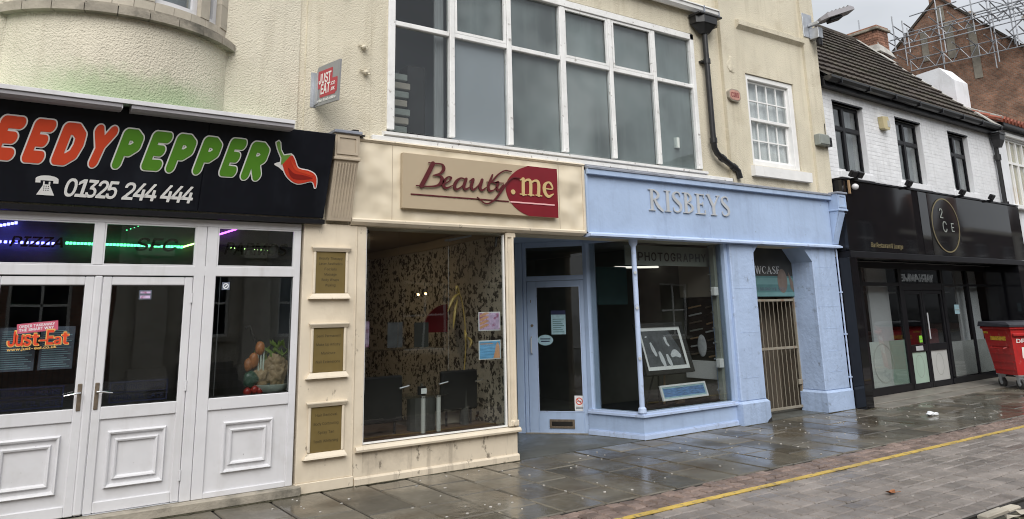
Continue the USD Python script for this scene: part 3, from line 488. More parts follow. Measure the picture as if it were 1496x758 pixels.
def leaf(x0, x1, hx):
    y = F+.012
    d = frame(T, 'door', x0, x1, .10, 2.095, .072, .09, .075, y+.05, .05)
    put('mid_rail', B(x0+.07, x1-.07, y+.001, y+.049, .86, .968, .006), 'upvc', d)
    g = put('glass', B(x0+.07, x1-.07, y+.02, y+.026, .965, 2.022), 'glassD', d); put('seal', M().plate(ring(x0+.071, x1-.071, .967, 2.021, .006), y+.019, .012), 'rubber', d); put('seal', M().plate(ring(x0-.004, x1+.004, .094, 2.10, .004), y+.045, .03), 'rubber', d)
    for hz in (.32, 1.1, 1.9): hxx = x1-.004 if hx < (x0+x1)/2 else x0+.004; put('hinge', M().tube([(hxx, y-.012, hz-.045), (hxx, y-.012, hz+.045)], .009, 8), 'upvc', d)
    put('panel', B(x0+.07, x1-.07, y+.018, y+.04, .185, .862), 'upvc', d); moulding(d, x0+.14, x1-.14, .285, .76, y+.018)
    hp = put('handle', M().box(hx-.017, hx+.017, y-.010, y-.0005, .95, 1.175, .008), 'bronze', d)
    s_ = 1 if hx < (x0+x1)/2 else -1
    m = M().tube([(hx, y-.009, 1.10), (hx, y-.05, 1.10), (hx+s_*.02, y-.058, 1.10), (hx+s_*.12, y-.058, 1.085)], [.009, .009, .009, .006], 8); put('lever', m, 'chrome', hp, smooth=40)
    return d, g
DL, GL = leaf(.02, .79, .755); DR, GR = leaf(.86, 1.622, .888); leaf(-.88, .012, -.2)
sp = put('side_panel', B(1.828, 2.592, F+.02, F+.045, .14, .858), 'upvc', T); moulding(sp, 1.975, 2.45, .285, .745, F+.02)
put('side_window', B(1.828, 2.592, F+.03, F+.036, .968, 2.105), 'glassD', T); put('seal', M().plate(ring(1.829, 2.591, .969, 2.104, .006), F+.029, .01), 'rubber', T)
put('threshold', M().box(-1.25, 2.72, 7.66, F+.1, .0, .088, .01), 'stone', T); put('threshold_bar', B(.862, 1.62, F-.004, F+.02, .0885, .099, .002), 'chrome', T)
# stickers
st = thing('takeaway_sticker', 'red delivery sticker with pink banner on the glass of the left white door', 'sticker', (.3, F, 1.5))
def sl(m, vf, x, z, y, t=.001, a=0): 
    v, f = vf; v = v.copy(); c, s_ = math.cos(a), math.sin(a); v[:, :2] = v[:, :2]@np.array([[c, s_], [-s_, c]]); return lay(m, (v, f), x, z, y, t)
ygl = F+.0305
m = M().plate(affinity.rotate(SB(.245, 1.625, .545, 1.705), 5), ygl, .001); put('banner', m, 'stkpink', st)
for i, s in enumerate(('ORDER TAKEAWAY', 'THE SMART WAY')): m = M(); sl(m, text(s, .022, .26 if i == 0 else .255, True), .262, 1.658-.030*i, ygl-.0012, .001, .09); put('lettering', m, 'paperw', st)
for d, matl, y in ((.008, 'stkyel', .0012), (0, 'red', .0026)):
    x = .19; g = []
    for ch, hh in (('J', .115), ('u', .08), ('s', .08), ('t', .1), ('-', .08), ('E', .115), ('a', .08), ('t', .1)):
        v, f = text(ch, hh if ch not in 'us' else .112, None, True); v[:, 1] -= 0; k = .052/max(v[:, 0].max(), .03); v[:, 0] *= k
        if d: v[:, 0] = (v[:, 0]-.026)*1.28+.026; v[:, 1] = (v[:, 1]-.04)*1.14+.04
        mm = M(); sl(mm, (v, f), x, 1.515+.012*(x-.19), ygl-y, .001); x += .057 if ch != '-' else .05
        put('letter', mm, matl, st)
m = M(); sl(m, text('www.just-eat.co.uk', .022, .36, True), .19, 1.472, ygl-.001, .001, .04); put('web_address', m, 'stkyel', st)
for (g, x0, lab) in ((0, .16, 'left'), (1, .99, 'right')):
    o = thing('opening_sticker', f'dark blue opening hours sticker low on the glass of the {lab} white door', 'sticker', (x0, F, 1.0))
    put('border', M().plate(ring(x0, x0+.48, .99, 1.17, .012).union(SB(x0, 1.075, x0+.48, 1.082)), F+.0405, .001), 'darkblue', o)
    for s, z in (('OPENING HOURS', 1.10), ('OPEN TIL LATE', 1.015)): m = M(); lay(m, text(s, .04, .42, True), x0+.03, z, F+.0405, .001); put('lettering', m, 'darkblue', o)
o = thing('small_sticker', 'small grey square sticker with a round symbol at the top of the side window', 'sticker', (1.9, F, 2.0)); put('square', B(1.895, 1.97, F+.027, F+.0295, 1.975, 2.05), 'papergrey', o)
put('symbol', M().plate(Point(1.932, 2.012).buffer(.028).difference(Point(1.932, 2.012).buffer(.02)).union(LineString([(1.915, 1.995), (1.95, 2.03)]).buffer(.005)), F+.0268, .001), 'paperw', o)
o = thing('small_sticker', 'small blue and white notice near the top of the right white door', 'sticker', (1.2, F, 1.9)); put('square', B(1.165, 1.27, F+.029, F+.0305, 1.89, 1.975), 'papergrey', o); put('print', M().plate(SB(1.175, 1.90, 1.26, 1.925).union(SB(1.175, 1.945, 1.26, 1.962)), F+.0288, .001), 'postpink', o)
for a, b, s in ((.13, .40, 'left'), (.43, .69, 'right')):
    o = thing('menu_sheet', f'blue grey menu sheet behind the red sticker, {s} of the pair', 'menu', (a, 7.9, 1.3), group='menu sheets in the left door'); put('sheet', B(a, b, 7.895, 7.90, 1.30, 1.665), 'papergrey', o)
    put('print', M().plate(unary_union([SB(a+.02, z, b-.02-.05*((i*7) % 3)/2, z+.006) for i, z in enumerate(np.arange(1.32, 1.64, .018))]), 7.894, .001), 'paperblue', o)
# room behind the doors
m = M(); m.box(-4, 2.65, 11, 11.1, 0, 2.9); m.box(-4, 2.66, F+.09, 11, 2.75, 2.85); m.box(2.66, 2.72, F+.08, 11, 0, 2.9); m.box(-4.1, -4, F+.1, 11, 0, 2.9); m.box(-4, 2.66, F+.1, 11, -.02, .02)
m.box(-1.0, 1.6, 9.6, 9.7, .02, 1.05); put('room', m, 'takeroom', T); put('light_board', B(-1.2, 2.64, 8.85, 8.88, 2.25, 2.74), 'takeroom', T)  # board behind the lamp strings is added to catch their halo
def leds(name, label, P0, P1, n, matl, r=.013, line=False):
    o = thing(name, label, 'light', P0, group=None)
    if line: put('tube', M().tube([P0, P1], .011, 6), matl, o); return
    p0, p1 = np.array(P0), np.array(P1); put('wire', M().tube([p0+[0, .012, .004], p1+[0, .012, .004]], .004, 5), 'black', o); m = M()
    for t in np.linspace(0, 1, n): c = p0+(p1-p0)*t; m.box(c[0]-r, c[0]+r, c[1]-r, c[1]+r, c[2]-r, c[2]+r, .003)
    put('lamps', m, matl, o, kind='stuff')
leds('led_strip', 'string of blue lamps behind the left transom pane', (-.25, 8.8, 2.475), (.50, 8.8, 2.47), 18, 'led_blue'); leds('led_strip', 'string of green lamps behind the middle transom pane', (.62, 8.8, 2.478), (1.70, 8.8, 2.47), 34, 'led_green')
leds('led_strip', 'short yellow green lamp line rising at the right of the middle transom', (1.71, 8.8, 2.47), (1.87, 8.8, 2.525), 0, 'led_lime', line=True); leds('led_strip', 'purple lamp line at the top of the right transom pane', (2.08, 8.8, 2.62), (2.27, 8.8, 2.69), 0, 'led_purple', line=True)
leds('led_strip', 'faint string of yellow green lamps behind the right transom pane', (2.22, 8.8, 2.475), (2.78, 8.8, 2.452), 16, 'led_lime', .005); leds('led_strip', 'short loop of blue lamps at the far left of the takeaway transom', (.05, 8.8, 2.63), (.17, 8.8, 2.66), 5, 'led_blue')
leds('led_strip', 'slanting green lamp string high behind the middle transom', (1.15, 8.8, 2.63), (1.36, 8.8, 2.72), 7, 'led_green', .005)
o = thing('vegetable_display', 'basket of mixed vegetables and leaves behind the takeaway side window', 'vegetables', (2.45, 8.0, .95))
put('shelf', B(1.83, 2.65, 7.84, 8.3, .90, .94), 'dark', o)
m = M(); prof = [(0, 0), (.10, .0), (.17, .04), (.205, .10), (.195, .10), (.16, .05), (.0, .02)]; rv_ = trimesh.creation.revolve(np.array(prof), sections=20); rv_.apply_translation((2.50, 8.03, .945)); m.tm(rv_); put('bowl', m, 'veg_w', o, smooth=40)
for i, (x, z, r) in enumerate(((2.38, 1.10, .075), (2.47, 1.14, .07), (2.55, 1.11, .075), (2.60, 1.19, .07), (2.52, 1.23, .07), (2.42, 1.21, .06))): put('root', M().ell((x, 8.03+.02*(i % 2), z), (r*1.2, r*.8, r*1.35), 3, .6, i), 'veg_b', o, smooth=True)
for i, (x, z, r) in enumerate(((2.30, 1.28, .06), (2.36, 1.40, .055), (2.25, 1.24, .05))): put('squash', M().ell((x, 8.0, z), (r*.85, r*.85, r*1.3), 2, .2, 20+i), 'veg_o', o, smooth=True)
put('pepper', M().ell((2.27, 7.97, 1.10), (.07, .06, .08), 2, .35, 31), 'veg_dg', o, smooth=True)
for x, z in ((2.31, 1.0), (2.24, .985), (2.36, .99)): put('tomato', M().ell((x, 7.95, z), (.04, .04, .042), 2, .1, 3), 'veg_r', o, smooth=True)
m = M()
for i in range(46):
    bx, bz = random.uniform(2.36, 2.66), random.uniform(1.2, 1.42); a = random.uniform(-1, 1); L = random.uniform(.05, .12); q = random.uniform(-.03, .03)
    m.hull([(bx, 8.04+q, bz), (bx+L*math.sin(a)-.018, 8.02+q, bz+L*.6), (bx+L*math.sin(a)+.02, 8.05+q, bz+L*.6), (bx+L*1.4*math.sin(a), 8.03+q, bz+L*1.1), (bx, 8.05+q, bz+.01)])
put('leaves', m, 'veg_g', o, kind='stuff'); m = M()
for i in range(3): m.tube([(2.36+.02*i, 8.0, 1.12), (2.34+.03*i, 8.0, 1.34+.03*(i % 3))], .009, 6)
put('stalks', m, 'veg_w', o)
m = M().tube([(2.36, 8.05, 1.38), (2.31, 8.05, 1.50), (2.26, 8.06, 1.62), (2.22, 8.06, 1.60)], [.018, .014, .012, .02], 6); put('long_stem', m, 'black', o)

# ================================================================== LONG CREAM BUILDING (middle)
Cb = thing('commercial_building', 'long cream rendered building with a wide white gridded window above two shops', 'building', (7, F, 0))
hole = SB(3.62, 3.70, 8.96, 6.02); sash_h = SB(10.12, 3.97, 11.42, 5.54)
m = M().plate(SB(2.56, 2.66, 12.2, 9.5).difference(hole).difference(sash_h), F+.36, .34); m.box(12.0, 12.2, F+.36, 15, 2.6, 9.5); m.box(2.56, 2.7, F+.36, 15, 3.0, 9.5); m.box(2.56, 12.2, F+.36, 15, 9.3, 9.5); m.box(2.56, 12.2, 14.9, 15, 0, 9.5)
put('wall', m, 'render', Cb)
put('wall_face', M().plate(unary_union([SB(9.58, 3.6, 12.2, 9.5).difference(sash_h), ]), F+.021, .066), 'render', Cb)
put('pilaster_strip', M().plate(SB(11.80, 3.62, 12.2, 9.5), F-.045, .05), 'render', Cb); put('pilaster_strip', M().plate(SB(2.64, 3.64, 3.40, 9.5), F+.021, .016), 'render', Cb)
m = M(); m.hull([(x, y, z) for x in (9.98, 11.80) for y, z in ((F-.045, 6.46), (F-.045, 6.30), (F-.12, 6.36), (F-.12, 6.44))]); put('string_course', m, 'render', Cb)
[put('wall_fixing', q, 'render', Cb) for q in FIXES]; put('render_scar', M().ell((9.78, F-.045, 5.62), (.09, .02, .16), 3, .6, 8), 'render', Cb)
# wide window
WX = [3.62, 4.495, 5.365, 6.26, 7.165, 8.06, 8.95]
m = M(); yb, c = F+.09, .006
for (x0, x1, z0, z1) in ((3.62, 3.71, 3.80, 6.0), (8.87, 8.95, 3.80, 6.0), (3.62, 8.95, 5.90, 6.0)): m.box(x0, x1, F-.005, yb, z0, z1, c)
for i, x in enumerate(WX[1:-1]): m.box(x-.035, x+.035+(.02 if i == 2 else 0), F+.0+.003*i, yb, 3.80, 5.899, c)
for a, b in zip(WX, WX[1:]): m.box(a+.04, b-.04, F+.012, yb, 5.095, 5.155, c)
win = put('wide_window', m, 'wpaint', Cb)
m = M(); m.hull([(x, y, z) for x in (3.56, 9.0) for y, z in ((F-.06, 3.72), (F-.06, 3.755), (F+.12, 3.80), (F+.12, 3.70), (F-.01, 3.70))]); put('sill', m, 'wpaint', win)
put('ledge', M().box(3.42, 9.6, F-.045, F+.02, 3.642, 3.70, .006), 'wpaint', Cb)
for i, (a, b) in enumerate(zip(WX, WX[1:])):
    for k, (z0, z1) in enumerate(((3.80, 5.10), (5.15, 5.90))):
        put('pane', B(a+.03, b-.03, F+.05, F+.055, z0, z1), 'upglass', win)
        if k and i in (1, 3, 4): put('opening_light', M().plate(ring(a+.042, b-.042, z0+.008, z1-.006, .034), F+.048, .034), 'wpaint', win)
        if i == 0: continue
        put('blind', B(a+.03, b-.03, F+.10, F+.104, z0-.04, z1+.04), 'blindgrey' if (i == 1 and k == 0) else 'blind', win)
m = M(); m.box(3.6, 5.3, 9.4, 9.5, 3.3, 6.4); m.box(3.5, 3.6, F+.37, 9.5, 3.3, 6.4); m.box(5.2, 5.3, F+.37, 9.5, 3.3, 6.4); m.box(3.5, 5.3, F+.37, 9.5, 6.3, 6.4); m.box(3.5, 5.3, F+.37, 9.5, 3.2, 3.3); put('upper_room', m, 'blindgrey', Cb)
m = M(); m.box(4.05, 4.30, 8.1, 8.35, 3.3, 4.75, .01); put('stacked_boxes', m, 'dark', Cb); put('curtain_strip', M().box(4.33, 4.46, F+.16, F+.20, 3.8, 5.9, .01), 'curtain', Cb)
for i in range(7): put('stacked_board', M().box(3.66, 4.0+.02*(i % 3), 8.0, 8.3, 3.84+.11*i, 3.92+.11*i, .006), 'beige' if i % 2 else 'boxgrey', Cb)
o = thing('white_jar', 'white canister standing behind the last pane of the wide window', 'canister', (8.6, F+.09, 4.2)); mm = M(); mm.tube([(8.50, F+.094, 4.10), (8.50, F+.094, 4.26)], .05, 12); put('body', mm, 'frost', o)
# sash window
m = M(); y = F+.03
for (x0, x1, z0, z1) in ((10.12, 10.20, 3.975, 5.535), (11.30, 11.415, 3.975, 5.535)): m.box(x0, x1, F-.02, F+.13, z0, z1, .006)
m.box(10.20, 11.30, F-.02, F+.13, 5.45, 5.535, .006); m.box(10.20, 11.30, F-.005, F+.13, 3.975, 4.06, .006)
sw = put('sash_window', m, 'sashw', Cb)
for k, (z0, z1, y) in enumerate(((4.755, 5.45, F+.03), (4.06, 4.80, F+.075))):
    m = M(); m.box(10.20, 10.235, y, y+.04, z0, z1, .004); m.box(11.265, 11.30, y, y+.04, z0, z1, .004); m.box(10.235, 11.265, y+.001, y+.04, z0, z0+.05, .004); m.box(10.235, 11.265, y+.001, y+.04, z1-.04, z1, .004)
    for q in (1, 2, 3): xx = 10.235+1.03*q/4; m.box(xx-.011, xx+.011, y+.006, y+.034, z0+.05, z1-.04)
    zz = (z0+z1)/2; m.box(10.235, 11.265, y+.005, y+.035, zz-.011, zz+.011); sh_ = put('sash', m, 'sashw', sw)
    for q in range(4):
        for j in range(2): xa = 10.235+1.03*q/4; za = z0+.05+j*(zz-z0-.05); put('pane', B(xa+.011, xa+.246, y+.018, y+.022, (z0+.05, zz+.011)[j], (zz-.011, z1-.04)[j]), 'upglass', sh_)
put('net_curtain', M().add(*(lambda X: (np.array([(x, F+.135+.010*math.sin(x*38), z) for x in X for z in (4.0, 5.5)]), [f for i in range(len(X)-1) for f in ((2*i, 2*i+2, 2*i+3), (2*i, 2*i+3, 2*i+1))]))(np.linspace(10.15, 11.4, 90))), 'voile', sw, smooth=True)
m = M(); m.hull([(x, y, z) for x in (10.05, 11.58) for y, z in ((F-.13, 3.775), (F-.13, 3.94), (F+.1, 3.972), (F+.1, 3.775))]); put('sill', m, 'sashw', sw)
# gutter, hopper, pipe
g = thing('white_gutter', 'short white roof gutter running to the black hopper head', 'gutter', (8, F, 6.4)); P_ = [(F-.14, 6.47), (F-.13, 6.40), (F-.08, 6.36), (F-.02, 6.38), (F+.015, 6.42), (F+.015, 6.47)]
m = M(); m.hull([(x, y, z) for x in (6.4, 9.46) for y, z in P_]); put('trough', m, 'sashw', g); put('lip', B(6.4, 9.465, F-.155, F-.135, 6.455, 6.478, .003), 'sashw', g); put('end_cap', B(9.46, 9.475, F-.15, F+.01, 6.36, 6.475, .003), 'lead', g); put('bracket', M().box(9.08, 9.11, F-.15, F+.015, 6.35, 6.37).box(9.085, 9.105, F-.162, F-.15, 6.36, 6.48), 'lead', g)
dp = thing('rainwater_pipe', 'black rainwater pipe with hopper head between the wide window and the sash window', 'drainpipe', (9.17, F, 4))
m = M(); hx, hy = 9.14, F-.12
m.hull([(hx+dx*w, hy+dy*w, z) for (z, w) in ((6.30, 1), (6.16, 1)) for dx, dy in ((-.25, .11), (-.25, -.02), (-.15, -.11), (.15, -.11), (.25, -.02), (.25, .11))]); m.hull([(hx+dx*w, hy+dy*w+(1-w)*.05, z) for (z, w) in ((6.158, .92), (6.02, .38)) for dx, dy in ((-.25, .11), (-.15, -.11), (.15, -.11), (.25, .11))]); m.box(hx-.27, hx+.27, hy-.125, hy+.12, 6.28, 6.315, .008); put('hopper', m, 'blackiron', dp)
put('pipe', M().tube([(9.14, F-.075, 6.04), (9.15, F-.075, 5.0), (9.155, F-.075, 4.22)], .045, 12), 'blackiron', dp, smooth=40); put('elbow', M().tube([(9.155, F-.075, 4.23), (9.165, F-.075, 4.14), (9.22, F-.075, 4.06), (9.30, F-.075, 4.01), (9.62, F-.075, 3.86), (9.68, F-.08, 3.82), (9.71, F-.085, 3.70)], .047, 12), 'blackiron', dp, smooth=50)
for (p, q) in (((9.15, F-.075, 5.60), (9.15, F-.075, 5.52)), ((9.155, F-.075, 4.30), (9.155, F-.075, 4.22)), ((9.30, F-.075, 4.01), (9.37, F-.075, 3.977)), ((9.56, F-.075, 3.888), (9.63, F-.075, 3.855))): put('collar', M().tube([p, q], .058, 12), 'blackiron', dp)
put('clip', M().box(9.06, 9.24, F-.05, F+.02, 5.545, 5.575), 'blackiron', dp)
# small things on the wall
o = thing('date_plaque', 'small oval terracotta plaque on the cream wall left of the sash window', 'plaque', (9.74, F-.045, 5.08)); ov = affinity.scale(Point(0, 0).buffer(1, 16), .145, .10)
ov = affinity.translate(ov.intersection(SB(-.13, -.09, .13, .09)), 9.74, 5.08); put('plate', M().plate(ov.buffer(.012), F-.046, .05), 'stone', o); put('face', M().plate(ov.buffer(-.008), F-.096, .006), 'plaquepink', o); m = M(); lay(m, text('CIBS', .075, .19, True), 9.645, 5.045, F-.102, .002); put('lettering', m, 'red2', o)
o = thing('junction_box', 'grey electrical box at the right end of the cream wall', 'junction box', (12.0, F-.1, 4.56)); put('box', M().box(11.80, 12.09, F-.21, F-.096, 4.46, 4.66, .01), 'boxgrey', o); put('cover', M().box(11.81, 12.08, F-.222, F-.2105, 4.48, 4.64, .004), 'boxgrey', o); put('meter', M().box(12.10, 12.20, F-.19, F-.09, 4.46, 4.63, .008), 'black', o); put('cable', M().tube([(12.15, F-.1, 4.63), (12.16, F-.1, 4.9)], .007, 5), 'black', o)
o = thing('floodlight', 'grey street floodlight on a steel bracket high at the corner of the cream wall', 'floodlight', (12.0, F-.1, 6.7))
put('back_plate', M().box(11.82, 12.10, F-.112, F-.096, 6.50, 6.96, .003), 'steel', o); put('arm', M().box(11.95, 12.02, F-.34, F-.11, 6.70, 6.76, .01), 'steel', o); put('bracket', M().box(11.98, 12.12, F-.30, F-.113, 6.46, 6.66, .005), 'steel', o); put('sensor', M().tube([(12.06, F-.25, 6.47), (12.06, F-.25, 6.33)], .05, 10), 'black', o)
D3 = np.array([.80, -.50, .31]); D3 /= np.linalg.norm(D3); W3 = np.cross(D3, [0, 0, 1]); W3 /= np.linalg.norm(W3); U3 = np.cross(W3, D3); TF = np.eye(4); TF[:3, 0], TF[:3, 1], TF[:3, 2], TF[:3, 3] = D3, -W3, U3, (11.98, F-.33, 6.72)
m = M(TF); m.hull([(x, y, z) for x, w, t in ((0, .10, .06), (.12, .17, .09), (.58, .17, .085), (.66, .13, .05)) for y in (-w, w) for z in (0, t)]); put('lamp_head', m, 'lampgrey', o); m = M(TF)
for i in range(6): m.box(.16+.08*i, .175+.08*i, -.16, .16, .085, .11)
put('cooling_fins', m, 'steel', o); put('driver_box', B(.18, .42, -.09, .09, -.06, -.003, .01, T=None) if False else M(TF).box(.18, .42, -.09, .09, -.06, -.003, .01), 'black', o)
o = thing('projecting_sign', 'small grey projecting sign with red and white lettering on the cream wall', 'sign', (2.79, F, 4.2)); put('bracket', M().box(2.70, 2.765, F+.0, F+.014, 3.93, 4.33, .003).box(2.738, 2.748, F-.10, F+.0, 3.95, 4.30, .002), 'steel', o)
TJ = np.array([[.10, .02, -.99, 0], [0, 0, 0, 0], [0, 0, 0, 0], [0, 0, 0, 1.]])
ex = np.array([.05, -1.0, -.105]); ez = np.array([0, -.105, 1.0]); ex /= np.linalg.norm(ex); ez = ez-ex*(ez@ex); ez /= np.linalg.norm(ez); ey = np.cross(ez, ex)
TJ = np.eye(4); TJ[:3, 0], TJ[:3, 1], TJ[:3, 2], TJ[:3, 3] = ex*.90, ey, ez, (2.755, F-.02, 3.935)
pl = SB(0, 0, .66, .435).difference(SB(-.1, .385, .06, .5)).union(Point(.06, .375).buffer(.06, 8)).intersection(SB(0, 0, .66, .435)); put('panel', M(TJ).plate(pl, .009, .018), 'jesteel', o)
put('backing', M(TJ).plate(unary_union([SB(.07, .20, .45, .36), SB(.15, .10, .56, .215), SB(.40, .12, .60, .24)]).buffer(.018), -.0095, .002), 'jered', o)
for s, x, z, h, wd in (('JUST', .085, .235, .105, .35), ('EAT', .16, .118, .105, .26), ('.CO', .44, .185, .035, .12), ('.UK', .44, .125, .035, .12), ('order food online', .05, .035, .03, .55)): m = M(TJ); lay(m, text(s, h, wd, True), x, z, -.0118, .002); put('lettering', m, 'white', o)

# ================================================================== BEAUTY SHOPFRONT
Bs = thing('beauty_shopfront', 'cream painted shopfront with a large display window', 'shopfront', (4, F, 0))
m = M(); m.box(2.685, 3.275, F-.012, F+.3, .10, 2.665, .004); m.box(2.68, 3.285, F-.03, F+.3, 0, .10, .006); put('pilaster', m, 'cream', Bs)
put('corner_post', M().box(3.282, 3.39, F-.006, F+.12, .0, 2.665, .006).box(3.262, 3.278, F-.018, F+.1, 0, 2.66, .004), 'cream', Bs)
m = M(); m.box(3.30, 5.35, F-.004, F+.10, .075, .315, .003); put('stall_riser', m, 'creamlow', Bs); put('skirting', M().hull([(x, y, z) for x in (3.295, 5.36) for y, z in ((F-.03, 0), (F-.03, .06), (F-.012, .078), (F+.1, .078), (F+.1, 0))]), 'creamlow', Bs)
m = M(); m.hull([(x, y, z) for x in (3.30, 5.375) for y, z in ((F-.055, .325), (F-.06, .345), (F-.04, .372), (F+.1, .385), (F+.1, .315), (F-.02, .315))]); put('sill', m, 'cream', Bs)
m = M(); m.box(5.255, 5.355, F-.018, F+.09, .385, 2.665, .012); m.tube([(5.24, F-.01, .39), (5.24, F-.01, 2.66)], .018, 8); m.tube([(5.32, F-.02, .40), (5.32, F-.02, 2.62)], .02, 8); put('corner_column', m, 'cream', Bs, smooth=35); put('base_block', M().box(5.245, 5.365, F-.035, F+.09, .385, .455, .01).tube([(5.30, F-.05, .42), (5.30, F-.03, .42)], .025, 10), 'cream', Bs); put('capital', M().box(5.24, 5.37, F-.035, F+.09, 2.60, 2.664, .012), 'cream', Bs)
m = M(); m.box(3.39, 5.225, F+.012, F+.05, .386, .402); m.box(3.39, 3.402, F+.012, F+.05, .4025, 2.64); m.box(5.205, 5.222, F+.012, F+.05, .4025, 2.64); put('window_bead', m, 'sashw', Bs)
put('display_window', B(3.40, 5.21, F+.028, F+.036, .40, 2.66), 'glass', Bs)
put('fascia', M().box(3.19, 6.462, F-.05, F+.02, 2.735, 3.60, .003), 'vinyl', Bs); put('fascia_end', M().box(6.464, 6.50, F-.065, F+.02, 2.70, 3.62, .004), 'cream', Bs)
for x in (3.665, 6.06): put('panel_seam', B(x, x+.006, F-.053, F-.0495, 2.74, 3.598), 'console', Bs)
put('lower_moulding', M().hull([(x, y, z) for x in (3.19, 6.464) for y, z in ((F-.075, 2.70), (F-.08, 2.725), (F-.055, 2.742), (F+.02, 2.742), (F+.02, 2.667), (F-.03, 2.667))]), 'cream', Bs); put('upper_moulding', M().hull([(x, y, z) for x in (3.19, 6.5) for y, z in ((F-.08, 3.625), (F-.055, 3.602), (F+.02, 3.602), (F+.02, 3.64), (F-.07, 3.64))]), 'cream', Bs)
def console(parent, x0, x1, z0, zb, zt, pr, matl, label):
    yb = F-.052; o = put('console', M().hull([(x, y, z) for x in (x0, x1) for y, z in ((yb-pr, zt), (yb-pr, zb), (yb+.05, zb), (yb+.05, zt))]), matl, parent, label=label)
    put('cap', M().box(x0-.015, x1+.02, yb-pr-.03, yb+.02, zt, zt+.035, .006), 'lead', o); put('block_frame', M().plate(ring(x0+.02, x1-.02, zb+.03, zt-.02, .028), yb-pr, .012), matl, o); put('ledge', M().box(x0-.01, x1+.012, yb-pr-.016, yb, zb-.03, zb+.0, .005), matl, o)
    Q = [(yb-pr+.01, zb-.031), (yb-.012, z0), (yb+.04, z0), (yb+.04, zb-.031)]
    put('bracket', M().hull([(x, y, z) for x in (x0+.005, x1-.005) for y, z in Q]), matl, o)
    n = 7; w = (x1-x0-.05)/n
    for i in range(n): a = x0+.025+i*w+w*.18; b = a+w*.64; put('reed', M().hull([(x, y-d, z) for x, d in ((a, .0), (b, .0), ((a+b)/2, .012)) for y, z in ((Q[0][0], zb-.06), (Q[1][0], z0+.03))]), matl, o)
    return o
console(Bs, 2.905, 3.185, 2.70, 3.36, 3.62, .19, 'console', None)
put('flashing', M().box(3.12, 3.30, F-.12, F+.02, 3.645, 3.66).box(3.17, 3.24, F-.08, F+.02, 3.66, 3.72), 'blackiron', Bs)
bs = thing('beauty_sign', 'tan and dark red sign board with flowing script on the cream fascia', 'sign', (3.76, F-.05, 2.87)); TB = np.eye(4); TB[:3, 3] = (3.765, F-.115, 2.875)
put('board', M(TB).box(0, 2.22, -.0, .060, 0, .64, .004), 'tan', bs)
redp = Polygon(list(spline([(1.751, .64), (1.587, .569), (1.454, .452), (1.409, .336), (1.443, .211), (1.527, .111), (1.637, .042), (1.758, .0)], 6)[:, :2])+[(2.22, 0), (2.22, .64)]); put('red_panel', M(TB).plate(redp.buffer(0).intersection(SB(0, 0, 2.222, .641)), -.0005, .006), 'red2', bs)
SCR = dict(B=[[(.379,.541,.065),(.306,.401,.068),(.23,.267,.065)],[(.324,.546,.015),(.481,.546,.017)],[(.402,.541,.017),(.497,.542,.024),(.523,.49,.051),(.477,.433,.031),(.384,.401,.015)],[(.384,.403,.015),(.478,.401,.027),(.501,.347,.065),(.443,.288,.034),(.319,.265,.02),(.166,.265,.014)]],
 e=[[(.514,.302,.017),(.597,.351,.017),(.623,.392,.027),(.579,.398,.02),(.533,.349,.044),(.519,.291,.048),(.555,.263,.031),(.637,.3,.014)]],
 a=[[(.819,.389,.017),(.753,.398,.024),(.689,.347,.048),(.667,.284,.048),(.7,.259,.031),(.777,.308,.017),(.824,.384,.014)],[(.83,.394,.044),(.797,.305,.048),(.818,.268,.034),(.88,.301,.014)]],
 u=[[(.877,.373,.014),(.93,.398,.038),(.899,.313,.048),(.926,.271,.034),(.997,.324,.02),(1.042,.394,.014)],[(1.055,.402,.044),(1.024,.307,.048),(1.053,.273,.031),(1.113,.314,.014)]],
 t=[[(1.206,.476,.024),(1.145,.338,.044),(1.155,.277,.041),(1.212,.284,.02),(1.258,.324,.014)],[(1.123,.381,.014),(1.367,.385,.014)],[(1.488,.541,.017),(1.389,.544,.02),(1.285,.483,.024),(1.192,.386,.024)]],
 y=[[(1.227,.371,.014),(1.287,.391,.038),(1.268,.325,.044),(1.29,.29,.027),(1.367,.367,.017)],[(1.617,.465,.014),(1.517,.466,.017),(1.429,.405,.024),(1.326,.277,.038),(1.224,.164,.027),(1.105,.115,.02),(.984,.183,.015)]])
for ch, br in SCR.items(): put('letter', M(TB).plate(unary_union([brush([(p, q, r*.80) for p, q, r in b]) for b in br]), -.014, .012), 'maroon', bs)
put('underline', M(TB).plate(SB(.102, .157, 1.45, .172), -.002, .006), 'maroon', bs); put('underline', M(TB).plate(SB(1.471, .153, 2.162, .170), -.0066, .006), 'pink', bs, label='pale pink underline')
put('dot', M(TB).plate(Point(1.513, .287).buffer(.031), -.0066, .010), 'tanletter', bs)
ME = [[[(1.672,.462,.044),(1.668,.268,.044)],[(1.622,.268,.015),(1.714,.265,.015)],[(1.678,.424,.02),(1.737,.459,.027),(1.784,.432,.044),(1.782,.271,.044)],[(1.742,.27,.015),(1.831,.267,.015)],[(1.793,.425,.02),(1.858,.457,.027),(1.91,.427,.044),(1.906,.272,.044)],[(1.865,.271,.015),(1.956,.267,.015)],[(1.626,.45,.017),(1.672,.462,.024)]],[[(2.003,.368,.017),(2.128,.368,.017),(2.107,.434,.031),(2.059,.45,.024),(2.006,.403,.044),(2.008,.317,.048),(2.063,.267,.038),(2.143,.303,.014)]]]
for br in ME: put('letter', M(TB).plate(unary_union([brush(b) for b in br]), -.0066, .010), 'tanletter', bs)
PL_TXT = [['Beauty Therapy', 'Laser Aesthetics', 'Facials', 'Massage', 'Body Wraps', 'Waxing'], ['Semi Permanent', 'Make Up Artistry', 'Manicure', 'Nail Extensions'], ['Hair Removal', 'Body Contouring', 'Spray Tan', 'Tooth Whitening']]
